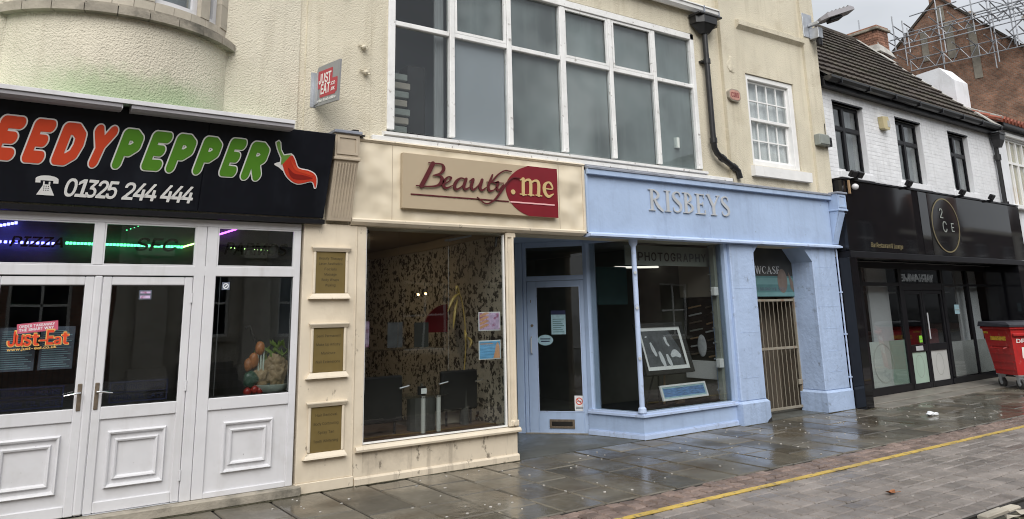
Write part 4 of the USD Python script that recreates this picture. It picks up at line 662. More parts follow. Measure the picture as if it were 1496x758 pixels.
for i, (z0, z1) in enumerate(((1.935, 2.37), (1.14, 1.585), (.37, .805))):
    o = thing('brass_plaque', ['highest', 'middle', 'lowest'][i]+' of three engraved brass plaques framed on the cream pilaster', 'plaque', (2.98, F-.012, z0), group='brass plaques on the pilaster')
    put('plate', M().box(2.82, 3.145, F-.020, F-.0125, z0, z1, .002), 'brass', o)
    m = M(); m.box(2.79, 2.819, F-.034, F-.0125, z0, z1, .008); m.box(3.146, 3.175, F-.034, F-.0125, z0, z1, .008); m.hull([(x, y, z) for x, y, z in [(2.765, F-.06, z1+.045), (3.20, F-.06, z1+.045), (2.765, F-.06, z1+.035), (3.20, F-.06, z1+.035), (2.79, F-.035, z1+.001), (3.175, F-.035, z1+.001), (2.765, F-.0125, z1+.05), (3.20, F-.0125, z1+.05), (2.79, F-.0125, z1+.001), (3.175, F-.0125, z1+.001)]])
    m.hull([(x, y, z) for x, y, z in [(2.745, F-.065, z0-.055), (3.20, F-.065, z0-.055), (2.75, F-.06, z0-.04), (3.195, F-.06, z0-.04), (2.79, F-.035, z0-.001), (3.175, F-.035, z0-.001), (2.745, F-.0125, z0-.06), (3.20, F-.0125, z0-.06), (2.79, F-.0125, z0-.001), (3.175, F-.0125, z0-.001)]]); put('moulded_frame', m, 'cream', o)
    L_ = PL_TXT[i]
    for j, s in enumerate(L_): m = M(); wd = min(.26, .019*len(s)); lay(m, text(s, .026, wd), 2.982-wd/2, z1-.06-(z1-z0-.1)*(j+.4)/len(L_), F-.0202, .0012); put('lettering', m, 'brass_ink', o)
# salon interior
m = M(); m.box(2.75, 2.85, F+.1, 13, 0, 2.9); m.box(2.8, 5.6, 12.9, 13, 0, 2.9); m.box(2.8, 5.62, F+.4, 10.5, 0.0, .02); put('salon_wall', m, 'browng', Bs); put('salon_ceiling', B(2.8, 5.6, F+.06, 13, 2.80, 2.88), 'ceil', Bs); put('salon_floor', B(2.8, 5.5, F+.42, 12.9, .02, .04), 'floorwood', Bs)
def wall_strip(p, q, z0, z1, t=.03):
    p, q = np.array(p), np.array(q); d = (q-p)/np.linalg.norm(q-p); nrm = np.array([-d[1], d[0]]); m = M(); prism(Polygon([p, q, q+nrm*t, p+nrm*t]), z0, z1, m); return m
put('papered_wall', wall_strip((5.58, 12.9), (5.58, 10.5), .1, 2.66), 'wallpaper', Bs); put('papered_wall', wall_strip((5.58, 10.5), (5.27, 7.82), .1, 2.66), 'wallpaper', Bs); put('cornice', wall_strip((5.56, 12.9), (5.56, 10.5), 2.665, 2.79, .06), 'ceil', Bs); put('cornice', wall_strip((5.56, 10.5), (5.255, 7.84), 2.665, 2.79, .06), 'ceil', Bs)
o = thing('ceiling_lamp', 'warm lit ceiling lamp glowing inside the salon', 'lamp', (4.0, 10.2, 2.75)); put('diffuser', M().box(3.6, 4.4, 10.2, 10.8, 2.765, 2.795, .006), 'salonlamp', o)
put('window_floor', B(3.38, 5.25, F+.06, F+.75, .34, .385), 'floorwood', Bs)
put('wiring', M().tube([(3.42, F+.10, 2.6), (3.46, F+.12, 2.62)], .022, 8).tube([(5.17, F+.1, 2.62), (5.15, F+.1, 2.50)], .018, 6), 'black', Bs)
for i, (x, z) in enumerate(((4.853, 1.49), (4.853, 1.16))):
    o = thing('window_poster', ['mauve hand and nail print on the salon window', 'blue sea print with a figure on the salon window'][i], 'poster', (x, F+.04, z)); put('sheet', B(x, x+.31, F+.041, F+.044, z, z+.22), 'paperw', o); put('print', B(x+.012, x+.298, F+.0375, F+.0405, z+.012, z+.208), ['postpink', 'postblue'][i], o)
    if i: put('figure', M().plate(Polygon([(x+.20, z+.012), (x+.295, z+.012), (x+.29, z+.15), (x+.265, z+.20), (x+.24, z+.16), (x+.225, z+.09)]), F+.0372, .001), 'postskin', o); put('print_line', B(x+.02, x+.20, F+.0362, F+.037, z+.175, z+.185), 'postskin', o)
    else:
        for q in range(4): put('finger', M().plate(brush([(x+.03, z+.04+.045*q, .03), (x+.10, z+.065+.045*q, .03), (x+.14, z+.07+.045*q, .012)]), F+.0372, .001), 'postskin', o)
for i, (x0, x1, z0, z1, y) in enumerate(((3.50, 4.05, .52, 1.02, 8.15), (4.62, 5.12, .56, 1.02, 8.25))):
    o = thing('salon_chair', ['low black padded chair seen at the left of the salon window', 'low black padded chair seen at the right of the salon window'][i], 'chair', ((x0+x1)/2, y, .385), group=None)
    put('backrest', M().box(x0, x1, y, y+.09, z0, z1, .02), 'leather', o); put('seat', M().box(x0, x1, y+.1, y+.55, z0-.02, z0+.1, .02), 'leather', o)
    for x in (x0+.08, x1-.08): put('leg', M().tube([(x, y+.05, .385), (x, y+.05, z0)], .014, 6), 'black', o)
    for x in (x0, x1): put('arm_stud', M().tube([(x-.06, y-.03, z1-.14), (x+.06, y-.03, z1-.12)], .011, 6), 'chrome', o)
for i, x in enumerate((4.23, 4.43)): o = thing('glass_tube', ['left', 'right'][i]+' of two clear upright tubes standing in the salon window', 'tube', (x, 8.0, .40), group='clear tubes in the salon window'); put('tube', M().tube([(x, 8.0, .39), (x, 8.0, .77)], .026, 12), 'frostgrey', o, smooth=40); put('rim', M().tube([(x, 8.0, .77), (x, 8.0, .785)], .031, 12), 'chrome', o)
o = thing('display_table', 'small dark patterned display table behind the clear tubes', 'table', (4.3, 8.2, .385)); put('top', M().box(4.02, 4.62, 8.1, 8.45, .76, .785, .005), 'acrylic', o); put('drum', M().tube([(4.35, 8.28, .385), (4.35, 8.28, .75)], .17, 14), 'browng', o)
o = thing('salon_jar', 'black jar with a white label on the salon display table', 'jar', (4.3, 8.15, .79)); put('body', M().tube([(4.30, 8.17, .786), (4.30, 8.17, .88)], .05, 12), 'black', o); put('label_patch', B(4.265, 4.335, 8.112, 8.118, .80, .86), 'paperw', o); put('lid', M().tube([(4.30, 8.17, .881), (4.30, 8.17, .91)], .016, 8), 'chrome', o)
o = thing('bench', 'low beige bench under the right chair in the salon window', 'bench', (5, 8.4, .385)); put('box', M().box(4.58, 5.14, 8.42, 8.5, .387, .545, .01), 'beige', o)
o = thing('dried_plant', 'tall dried plant with drooping golden leaves inside the salon window', 'plant', (4.66, 8.25, .785))
put('vase', M().tube([(4.95, 8.3, .385), (4.95, 8.3, .80), (4.95, 8.3, .95)], [.06, .05, .03], 10), 'browng', o); put('stem', M().tube(spline([(4.95, 8.3, .95), (4.97, 8.28, 1.4), (4.90, 8.25, 1.85), (4.80, 8.22, 1.97)], 5), .008, 6), 'gold', o)
for pts in ([(4.86, 8.22, 1.95), (4.72, 8.15, 1.88), (4.62, 8.12, 1.72)], [(4.82, 8.22, 1.88), (4.74, 8.15, 1.72), (4.70, 8.12, 1.52)], [(4.88, 8.25, 1.9), (4.80, 8.2, 2.02), (4.76, 8.16, 1.98)], [(4.94, 8.26, 1.5), (4.92, 8.2, 1.44), (4.90, 8.18, 1.38)], [(4.97, 8.26, 1.42), (5.0, 8.2, 1.36), (4.96, 8.18, 1.28)]):
    s = spline(pts, 5); k = len(s); wdt = [.003+.017*math.sin(math.pi*i/(k-1)) for i in range(k)]; put('golden_leaf', M().tube(s, wdt, 6), 'gold', o, smooth=True)
for i, x in enumerate((5.10, 5.22)): o = thing('wall_spotlight', ['left', 'right'][i]+' of two tiny warm lit spotlights deep in the salon', 'spotlight', (x, 9.6, 2.0), group='warm spotlights in the salon'); put('lamp', M().ell((x-.08, 9.65, 1.97+.01*i), (.016, .016, .016), 1), 'warmlamp', o); put('body', M().ell((x-.08, 9.70, 1.985+.01*i), (.025, .03, .025), 1), 'chrome', o)
o = thing('red_panel', 'dark red rounded panel added deep in the salon for a reflection in the glass', 'panel', (5.1, 9.4, 1.5)); put('board', M().plate(Point(5.36, 1.45).buffer(.38, 16).intersection(SB(4.95, 1.45, 5.36, 2)), 9.45, .03), 'red2', o)  # added board standing in for a red reflection in the window
for i, (x, z, mt) in enumerate(((3.62, 1.33, 'postpink'), (4.06, 1.31, 'photogrey'), (4.42, 1.30, 'browng'))): o = thing('leaflet', ['mauve', 'grey', 'dark'][i]+' leaflet put in for a poster reflection in the salon window', 'leaflet', (x, 8.6, z)); put('sheet', M().box(x, x+.2, 8.6, 8.605, z, z+.3), mt, o)  # added sheets standing in for posters reflected in the window
o = thing('glass_shelf', 'thin glass shelf hung on wires in the salon window', 'shelf', (4, 8.5, 1.3)); put('shelf', B(3.45, 5.0, 8.5, 8.75, 1.285, 1.295), 'acrylic', o)
for x in (3.72, 4.15, 4.85): put('wire', M().tube([(x, 8.5, .39), (x, 8.5, 2.79)], .0025, 4), 'chrome', o)

# ================================================================== GALLERY SHOPFRONT (pale blue)
R = thing('gallery_shopfront', 'pale blue shopfront with a canted corner door, bay window and gated passage', 'shopfront', (9, F, 0))
put('fascia', M().box(6.535, 8.93, F-.07, F+.02, 2.715, 3.56, .003).box(8.934, 12.05, F-.07, F+.02, 2.715, 3.56, .003), 'blue', R)
put('fascia_end', M().box(6.503, 6.534, F-.09, F+.02, 2.70, 3.60, .004), 'blue', R); put('bottom_lip', M().hull([(x, y, z) for x in (6.503, 12.30) for y, z in ((F-.14, 2.668), (F-.14, 2.695), (F-.072, 2.725), (F+.02, 2.725), (F+.02, 2.66), (F-.06, 2.66))]), 'bluelip', R)
for (a, b) in ((6.503, 8.4), (8.404, 10.3), (10.304, 12.12)): put('lead_capping', M().hull([(x, y, z) for x in (a, b) for y, z in ((F-.15, 3.575), (F-.15, 3.60), (F+.02, 3.66), (F+.02, 3.56), (F-.06, 3.56))]), 'lead', R)
put('capping_face', M().box(6.503, 12.12, F-.135, F-.071, 3.50, 3.573, .004), 'blue', R)
cn = console(R, 12.055, 12.31, 2.735, 3.33, 3.60, .20, 'blue', None)
rs = thing('gallery_lettering', 'row of raised metal capitals spelling a name on the pale blue fascia', 'lettering', (7.65, F-.07, 3.07))
for g in serif_text('RISBEYS', .31, 1.74): put('letter', M().plate(affinity.translate(g, 7.655, 3.075), F-.077, .014), 'silver', rs)
# piers
def pier(name, x0, x1, yf, yb, label=None):
    p = put(name, M().box(x0, x1, yf, yb, .335, 2.66, .012), 'blue_low', R, label=label); put('plinth', M().hull([(x, y, z) for x, y, z in [(a, b, c) for a in (x0-.03, x1+.03) for b in (yf-.035, yb) for c in (0, .30)]+[(a, b, .335) for a in (x0, x1) for b in (yf, yb)]]), 'blue_low', p); return p
p1 = pier('pier', 9.36, 9.93, F-.045, F+.40); p2 = pier('pier', 11.45, 12.13, F-.045, F+.42)
for p, a, b in ((p1, 9.36, 9.93), (p2, 11.45, 12.13)):
    for i, z in enumerate((.66, 1.32, 1.98) if p is p1 else (.62, .95, 1.32, 1.68, 2.02, 2.33)): put('block_joint_ridge', M().box(a+.02+.16*random.random(), b-.02-.2*random.random(), F-.0475, F-.0445, z+random.uniform(-.02, .02), z+.026, .001) if False else B(a+.02+.16*random.random(), b-.02-.2*random.random(), F-.0475, F-.0445, z, z+.005), 'blue_low', p)
put('broken_corner', M().hull([(x, y, z) for x, y, z in [(9.86, F-.084, 0.002), (9.965, F-.084, .002), (9.965, F-.084, .075), (9.93, F-.084, .05), (9.88, F-.084, .03), (9.88, F-.05, .01), (9.963, F-.02, .06), (9.965, F-.02, .002)]]), 'dark', p1)
put('passage_corbel', M().hull([(11.45, y, z) for y in (F-.04, F+.4) for z in (2.42, 2.66)]+[(11.22, y, 2.66) for y in (F-.04, F+.4)]), 'blue', R); put('passage_corbel', M().hull([(9.93, y, z) for y in (F-.04, F+.4) for z in (2.54, 2.66)]+[(10.05, y, 2.66) for y in (F-.04, F+.4)]), 'blue', R)
put('lintel', M().box(5.36, 12.2, F+.02, F+.34, 2.665, 2.90), 'dark', R); put('soffit', prism(Polygon([(5.36, F-.02), (9.36, F-.02), (9.36, F+.4), (7.4, F+.4), (7.2, 8.66), (6.5, 9.5), (5.36, 9.5)]), 2.715, 2.74, M()), 'blue', R)
o = thing('thin_pipe', 'thin pale pipe running down the right edge of the blue pier', 'pipe', (12.16, F-.06, 0)); put('pipe', M().tube([(12.155, F-.06, 0), (12.15, F-.06, 2.66)], .014, 7), 'bluelip', o)
for z in (.5, 1.2, 1.9): put('clip', B(12.13, 12.18, F-.08, F-.04, z, z+.025), 'bluelip', o)
# canted doorway: local frame from the left door jamb to the right
ang = math.degrees(math.atan2(8.60-9.28, 7.22-6.62)); TD = rotz_at(6.62, 9.28, ang)
m = M(TD); m.box(-.16, -.055, -.02, .08, 0, 2.715, .004); m.box(-.05, .0, .001, .08, 0, 2.715, .006); m.box(.917, 1.04, -.02, .08, 0, 2.715, .008); m.box(.0, .917, .002, .08, 2.64, 2.715, .005); m.box(0, .917, .002, .08, 2.145, 2.215, .006); put('door_frame', m, 'blue', R)
put('transom_window', M(TD).box(.0, .917, .03, .036, 2.215, 2.64), 'glassD', R)
m = M(TD); m.box(.006, .145, .012, .055, .006, 2.14, .004); m.box(.80, .911, .012, .055, .006, 2.14, .004); m.box(.145, .80, .013, .054, .006, .295, .004); m.box(.145, .80, .013, .054, 2.06, 2.14, .004); dr = put('door', m, 'blue', R)
put('glass', M(TD).box(.14, .81, .03, .036, .29, 2.065), 'glassD', dr); put('bead', M(TD).plate(ring(.145, .80, .295, 2.06, .012), .014, .006), 'bluelip', dr)
lb = put('letter_box', M(TD).plate(ring(.30, .66, .075, .195, .03, .03), .0125, .014), 'bronze', dr); put('flap', M(TD).box(.33, .63, .0, .011, .105, .165, .004), 'frameblack', lb)
put('handle', M(TD).tube([(.065, .012, 1.34), (.065, -.035, 1.32), (.065, -.035, 1.12), (.065, .012, 1.10)], .011, 7), 'silver', dr); put('lock', M(TD).tube([(.075, .013, 1.50), (.075, .0, 1.50)], .02, 10), 'bronze', dr); put('lock', M(TD).box(.055, .065, .005, .0125, 1.83, 1.87), 'bronze', dr); put('threshold', M(TD).box(-.05, .95, -.02, .08, .0015, .012), 'stone', R)
def dsheet(name, label, cat, x0, x1, z0, z1, matl, y=.028):
    o = thing(name, label, cat, tuple((TD@[x0, y, z0, 1])[:3])); put('sheet', M(TD).box(x0, x1, y, y+.0015, z0, z1), matl, o); return o
o = dsheet('door_notice', 'pale blue paper notice inside the glass of the pale blue door', 'notice', .36, .575, 1.37, 1.685, 'paperblue'); put('heading', M(TD).box(.36, .575, .0265, .0275, 1.65, 1.71), 'darkblue', o)
for i in range(7): put('print_line', M(TD).box(.385, .55-.02*(i % 3), .0262, .0275, 1.40+.03*i, 1.41+.03*i), 'teal', o)
o = thing('open_sign', 'small pale oval sign hung inside the pale blue door', 'sign', tuple((TD@[.26, .028, 1.25, 1])[:3])); put('plate', M(TD).plate(affinity.translate(affinity.scale(Point(0, 0).buffer(1, 12), .115, .075), .265, 1.29), .0295, .002), 'paperblue', o); put('print', M(TD).plate(unary_union([SB(.19, 1.30, .34, 1.315), SB(.20, 1.265, .33, 1.28)]), .0272, .001), 'darkblue', o)
o = dsheet('no_smoking_sign', 'white no smoking notice at the foot of the door glass', 'sign', .665, .797, .31, .515, 'paperw'); ns = Point(.731, .44).buffer(.05).difference(Point(.731, .44).buffer(.038)).union(LineString([(.70, .47), (.762, .41)]).buffer(.006)); put('prohibition_ring', M(TD).plate(ns, .0272, .001), 'red', o); put('cigarette', M(TD).box(.70, .76, .0266, .0275, .436, .444), 'black', o)
for z in (.335, .355): put('print_line', M(TD).box(.68, .785, .0266, .0275, z, z+.009), 'photogrey', o)
m = M(); prism(Polygon([(5.32, 7.85), (5.36, 7.85), (5.56, 9.6), (5.52, 9.6)]), 0, 2.71, m); prism(Polygon([(5.56, 9.52), (6.50, 9.42), (6.5, 9.6), (5.56, 9.6)]), 0, 2.71, m); put('lobby_wall', m, 'boxgrey', R)
# bay: side light and front
SA, SBp = np.array([7.20, 8.62]), np.array([7.43, 7.775]); a2 = math.degrees(math.atan2(*(SBp-SA)[::-1])); TS2 = rotz_at(*SA, a2); LS = np.linalg.norm(SBp-SA)
m = M(); prism(Polygon([(7.185, 8.62), (7.42, 7.765), (9.36, 7.79), (9.36, 7.90), (7.50, 7.88), (7.28, 8.66)]), .07, .285, m); put('stall_riser', m, 'blue', R)
m = M(); prism(Polygon([(7.165, 8.62), (7.405, 7.742), (9.38, 7.768), (9.38, 7.9), (7.5, 7.88), (7.28, 8.66)]), .0015, .058, m); prism(Polygon([(7.172, 8.62), (7.411, 7.75), (9.37, 7.777), (9.37, 7.9), (7.5, 7.88), (7.28, 8.66)]), .058, .073, m); put('skirting', m, 'bluelip', R)
m = M(); prism(Polygon([(7.16, 8.62), (7.39, 7.725), (9.40, 7.752), (9.40, 7.9), (7.5, 7.9), (7.3, 8.66)]), .288, .318, m); prism(Polygon([(7.17, 8.62), (7.40, 7.74), (9.39, 7.767), (9.39, 7.9), (7.5, 7.9), (7.3, 8.66)]), .318, .345, m); put('sill', m, 'bluelip', R)
put('side_light', M(TS2).box(.06, LS-.03, .02, .027, .345, 2.66), 'glassD', R); put('bay_window', M().add(*(lambda: (np.array([(x, y+d, z) for z in (.345, 2.66) for d in (0, .008) for x, y in ((7.46, 7.80), (9.34, 7.825))]), [(0, 1, 5), (0, 5, 4), (2, 6, 7), (2, 7, 3), (0, 2, 3), (0, 3, 1), (4, 5, 7), (4, 7, 6), (0, 4, 6), (0, 6, 2), (1, 3, 7), (1, 7, 5)]))()), 'glass', R)
m = M(); m.tube([(7.425, 7.79, .345), (7.425, 7.79, .40), (7.425, 7.79, .42), (7.425, 7.79, 2.56), (7.425, 7.79, 2.60), (7.425, 7.79, 2.66)], [.062, .055, .036, .036, .06, .066], 12); put('corner_mullion', m, 'bluelip', R, smooth=30)
for z in (1.05, 1.72, 2.2): put('mullion_fixing', M().tube([(7.395, 7.745, z), (7.41, 7.77, z)], .022, 8), 'silver', R)
put('bay_post', M(TS2).box(-.02, .055, -.005, .06, .345, 2.70, .006), 'blue', R); put('bay_post', M().box(9.29, 9.36, F+.01, F+.10, .345, 2.66, .004), 'blue', R)
put('bay_head', prism(Polygon([(7.17, 8.6), (7.40, 7.76), (9.36, 7.78), (9.36, 7.9), (7.48, 7.88), (7.26, 8.62)]), 2.662, 2.712, M()), 'blue', R)
# inside the gallery
m = M(); m.box(9.45, 9.55, F+.4, 13, 0, 2.75); m.box(5.6, 9.5, 12.9, 13, 0, 2.9); m.box(5.62, 9.5, 7.92, 13, 2.76, 2.86); prism(Polygon([(5.62, 9.6), (6.5, 9.6), (7.3, 8.68), (7.5, 7.92), (9.4, 7.92), (9.4, 12.9), (5.62, 12.9)]), -.01, .01, m); m.box(5.6, 5.66, 9.62, 13, 0, 2.8); put('gallery_room', m, 'galroom', R)
put('window_bed', prism(Polygon([(7.30, 8.62), (7.50, 7.90), (9.35, 7.90), (9.44, 8.9), (7.4, 8.9)]), .02, .34, M()), 'leather', R)
o = thing('hanging_banner', 'grey header board with fading dark capitals across the top of the gallery window', 'sign', (8.5, 8.1, 2.3)); put('board', M().box(7.55, 9.40, 8.10, 8.12, 2.33, 2.62), 'boxgrey', o)
x = 7.80
for i, s in enumerate('PHOTOGRAPHY'): m = M(); lay(m, text(s, .12, .105, True), x, 2.40, 8.0995, .002); put('letter', m, 'frameblack' if i < 6 else 'photogrey', o); x += .135
o = thing('framed_photograph', 'black framed photograph with a white mount standing in the gallery bay', 'picture', (8.1, 8.05, .87)); TP = np.eye(4); an = math.radians(10); lean = math.radians(17)
TP = rotz_at(7.79, 8.02, 0); LN = np.eye(4); LN[1:3, 1:3] = [[math.cos(lean), math.sin(lean)], [-math.sin(lean), math.cos(lean)]]; LN[2, 3] = .84; RL = np.eye(4); rl = math.radians(0); TP = TP@LN@np.diag([1.04, 1, 1.04, 1])
put('frame', M(TP).plate(ring(-.04, .90, -.05, .66, .055), .03, .04), 'frameblack', o); put('mount', M(TP).plate(ring(.013, .847, .003, .607, .055), .02, .008), 'passep', o); put('print', M(TP).box(.066, .794, .012, .02, .056, .554), 'photogrey', o); put('backing', M(TP).box(-.03, .89, .031, .04, -.04, .65), 'frameblack', o)
for bl in ([(.20, .38, .03), (.22, .30, .06), (.25, .22, .045)], [(.33, .24, .05), (.35, .15, .075), (.37, .07, .05)], [(.46, .20, .045), (.48, .12, .07), (.50, .065, .045)], [(.50, .44, .05), (.51, .38, .04), (.54, .34, .03)], [(.56, .20, .06), (.63, .23, .10), (.70, .19, .06)], [(.13, .47, .02), (.15, .475, .02)]): put('pale_figure', M(TP).plate(brush(bl), .0118, .001), 'photofig', o)
put('dark_arch', M(TP).plate(Polygon([(.60, .554), (.794, .554), (.794, .06), (.76, .06), (.74, .30)]), .0117, .001), 'frameblack', o)
o = thing('easel', 'pale wooden easel behind the framed photograph', 'easel', (8.3, 8.3, .34)); put('leg', M().tube([(8.36, 8.30, .34), (8.28, 8.18, .86)], .016, 6), 'woodl', o); put('leg', M().tube([(8.0, 8.32, .34), (8.12, 8.2, .86)], .014, 6), 'frameblack', o); put('leg', M().tube([(8.5, 8.55, .34), (8.2, 8.2, 1.3)], .014, 6), 'frameblack', o); put('ledge', M().box(7.8, 8.55, 8.02, 8.12, .77, .79), 'frameblack', o)
o = thing('panorama_picture', 'wide blue panoramic picture in a pale frame low in the gallery bay', 'picture', (8.4, 8.0, .42)); TQ = rotz_at(7.93, 8.0, 3)@LN; LQ = np.eye(4); LQ[2, 3] = .43-.84; TQ = TQ@LQ
put('frame', M(TQ).plate(ring(-.01, .97, -.005, .205, .026), .02, .025), 'passep', o); put('print', M(TQ).box(.016, .944, .006, .018, .02, .18), 'panoblue', o); put('mount_strip', M(TQ).plate(ring(.016, .944, .02, .18, .022), .0055, .003), 'paperblue', o); put('foot', M().box(8.33, 8.48, 8.0, 8.06, .37, .43, .01), 'woodl', o)
o = thing('shelf_unit', 'white low cupboard with a dark picture rack above it at the back of the gallery', 'cupboard', (10, 8.9, .34))
put('cupboard', M().box(9.37, 9.44, 8.0, 8.78, .62, .89, .005), 'passep', o); put('rack', M().box(9.41, 9.44, 8.0, 8.78, .90, 1.86, .004), 'frameblack', o); put('pale_panel', M().box(9.42, 9.445, 7.95, 8.85, 1.87, 2.62, .004), 'beige', o)
for i in range(7): put('frame_corner', M().tube([(9.395, 8.06+.02*(i % 3), 1.0+.125*i), (9.395, 8.30+.03*(i % 2), .95+.125*i)], .014, 5), ['woodl', 'frameblack', 'bronze', 'silver'][i % 4], o); put('frame_corner', M().tube([(9.398, 8.40, 1.02+.12*i), (9.398, 8.66, .98+.12*i)], .013, 5), ['bronze', 'silver', 'woodl', 'boxgrey'][i % 4], o)
put('figure_print', M().ell((9.385, 8.42, 1.12), (.02, .09, .17), 2), 'photofig', o)
o = thing('display_post', 'grey metal post with spot clips at the right of the gallery bay', 'post', (9.3, 8.0, .34)); put('post', M().box(9.24, 9.30, 7.93, 8.02, .34, 2.66, .004), 'boxgrey', o)
for z in (1.88, .82): put('clamp', M().box(9.15, 9.24, 7.88, 7.96, z, z+.13, .008), 'passep', o)
for z in (2.2, 1.95, 1.63, 1.40, 1.18, .95, .5): put('hook', M().tube([(9.24, 8.0, z), (9.16, 7.97, z+.01), (9.12, 7.95, z)], .010, 6), 'chrome', o)
o = thing('tube_light', 'dim strip light inside the gallery', 'light', (9, 9.4, 2.37)); put('tube', M().tube([(8.7, 9.6, 2.40), (9.42, 9.3, 2.40)], .018, 8), 'tubelamp', o)
o = thing('blue_banner', 'dark blue screen hanging inside the gallery behind the corner mullion', 'screen', (8, 9.2, 1.9)); put('panel', M().box(7.95, 8.6, 9.2, 9.24, 1.78, 2.38, .02), 'blindgrey' if False else 'teal', o)
o = thing('wall_pictures', 'row of small pale prints on the side wall seen through the gallery side pane', 'prints', (7.5, 8.6, 1), kind=None)
for i in range(7): put('print', B(7.42, 7.50, 8.80, 8.81, .55+.28*i, .72+.28*i), 'papergrey', o)
# passage: gate and board
gt = thing('passage_gate', 'cream barred metal gate closing the passage beside the blue pier', 'gate', (10.7, 8.15, 0))
for i in range(13): x = 9.99+.112*i; put('bar', M().tube([(x, 8.15, .05), (x, 8.15, 1.81)], .0058, 6), 'gate', gt)
for z in (.07, 1.02, 1.80): put('rail', M().box(9.94, 11.45, 8.14, 8.165, z-.02, z+.02, .003), 'gate', gt)
put('latch', M().box(11.34, 11.44, 8.11, 8.14, .42, .50, .006), 'gate', gt); put('stile', M().box(9.94, 9.965, 8.13, 8.17, .03, 1.84), 'gate', gt); put('stile', M().box(11.425, 11.45, 8.13, 8.17, .03, 1.84), 'gate', gt)
m = M(); m.box(9.93, 9.99, F+.42, 12, 0, 2.9); m.box(11.45, 11.6, F+.43, 12, 0, 2.9); m.box(9.93, 11.5, 8.55, 8.6, 0, 2.9); m.box(9.9, 11.5, F+.35, 12, 2.72, 2.8)
put('passage_lining', m, 'brownboard', R)
for i in range(9): put('board', B(9.99+.162*i+.004, 9.99+.162*(i+1)-.004, 8.53, 8.549, .01, 1.9), 'brownboard', gt)
o = thing('showcase_board', 'dark teal painted board with grey capitals above the barred gate', 'sign', (10.7, 8.12, 1.85)); yb = 8.12
put('board', M().box(9.94, 11.45, yb, yb+.02, 1.86, 2.71), 'browng', o); put('lower_band', B(9.94, 11.45, yb-.003, yb-.0005, 1.86, 2.20), 'teal', o); put('upper_band', B(9.94, 11.45, yb-.004, yb-.001, 2.06, 2.17), 'teal2', o); put('lower_band', B(9.94, 11.45, yb-.0045, yb-.0032, 1.87, 1.93), 'teal2', o)
put('peach_shape', M().plate(affinity.translate(affinity.scale(Point(0, 0).buffer(1, 14), .13, .20), 11.15, 2.12), yb-.0046, .001), 'peach', o); put('peach_shape', M().plate(Polygon([(11.32, 2.28), (11.44, 2.1), (11.44, 1.93), (11.36, 2.0)]), yb-.0047, .001), 'peach', o)
for g in serif_text('SHOWCASE', .12, 1.05): put('letter', M().plate(affinity.translate(g, 10.06, 2.24), yb-.0005, .003), 'silver', o)
m = M(); lay(m, text('GALLERY BEHIND THE ARCH', .05, 1.0), 10.2, 1.96, yb-.006, .001); put('lettering', m, 'papergrey', o)

# ================================================================== RESTAURANT (white painted brick, black shopfront)
DA = 2.29; DM = rotz_at(12.25, 7.75, DA)
def MD(): return M(DM)
W = thing('restaurant_building', 'white painted brick building with brown tiled roof and three black windows', 'building', (12.25, F, 0), DA)
U1 = 7.62; wins = [(.43, 1.50), (2.76, 3.83), (5.10, 6.10)]; wz0, wz1 = 4.10, 5.43
wh = [SB(a, wz0, b, wz1) for a, b in wins]
put('wall', MD().plate(SB(-.04, 2.5, U1, 5.82).difference(unary_union(wh)), .34, .33).box(U1-.02, U1-.001, .3, 6.0, 0, 5.8), 'wbrick', W)
bk = []; row = 0; z = 3.78
while z < 5.72:
    x = -.03-(row % 2)*.1125
    while x < U1:
        r = SB(max(x, -.03), z, min(x+.215, U1), min(z+.065, 5.72))
        for h_ in wh: r = r.difference(h_.buffer(.004, join_style=2))
        for g in getattr(r, 'geoms', [r]):
            if g.area > .0012 and g.geom_type == 'Polygon': bk.append(g.bounds)
        x += .225
    z += .075; row += 1
bk.sort(key=lambda b: b[0]+.3*abs(b[1]-4.6)); rest = MD()
for i, (x0, z0, x1, z1) in enumerate(bk):
    m = MD() if i < 300 else rest; d = random.uniform(.0015, .0045); m.box(x0, x1, .0095-d, .012, z0, z1, .003 if i < 300 else 0)
    if i < 300: put('brick', m, 'wbrick', W)
put('brickwork', rest, 'wbrick', W, kind='stuff')
for k, (a, b) in enumerate(wins):
    m = MD(); y = .11; fw_ = .04
    m.box(a, a+fw_, y, y+.06, wz0, wz1, .004); m.box(b-fw_, b, y, y+.06, wz0, wz1, .004); m.box(a+fw_, b-fw_, y, y+.06, wz0, wz0+.05, .004); m.box(a+fw_, b-fw_, y, y+.06, wz1-.06, wz1, .004)
    mx = a+(b-a)*.47; m.box(mx-.04, mx+.04, y-.004, y+.06, wz0+.05, wz1-.06, .004); m.box(a+fw_, mx-.04, y-.002, y+.06, 4.93, 5.0, .004); m.box(mx+.04, b-fw_, y-.002, y+.06, 4.93, 5.0, .004)
    wn = put('window', m, 'black', W)
    for (x0, x1) in ((a+fw_, mx-.04), (mx+.04, b-fw_)):
        for (z0, z1) in ((wz0+.05, 4.93), (5.0, wz1-.06)): put('pane', MD().box(x0, x1, y+.03, y+.036, z0, z1), 'upglass', wn); put('casement', MD().plate(ring(x0, x1, z0, z1, .014), y+.028, .02), 'black', wn)
    put('sill', MD().box(a-.05, b+.09, -.05, .11, wz0-.12, wz0-.002, .006), 'wbrick', wn); put('lintel', MD().box(a-.01, b+.01, .0, .10, wz1, wz1+.03), 'black', wn)
    cx = np.linspace(a, b, 50)
    put('curtain', MD().add(*(lambda X: (np.array([(x, .28+.02*math.sin(x*42)+(.06 if abs(x-mx) < .18 else 0), zz) for x in X for zz in (4.0, 5.5)]), [f for i in range(len(X)-1) for f in ((2*i, 2*i+2, 2*i+3), (2*i, 2*i+3, 2*i+1))]))(cx)), 'curtain', wn, smooth=True)
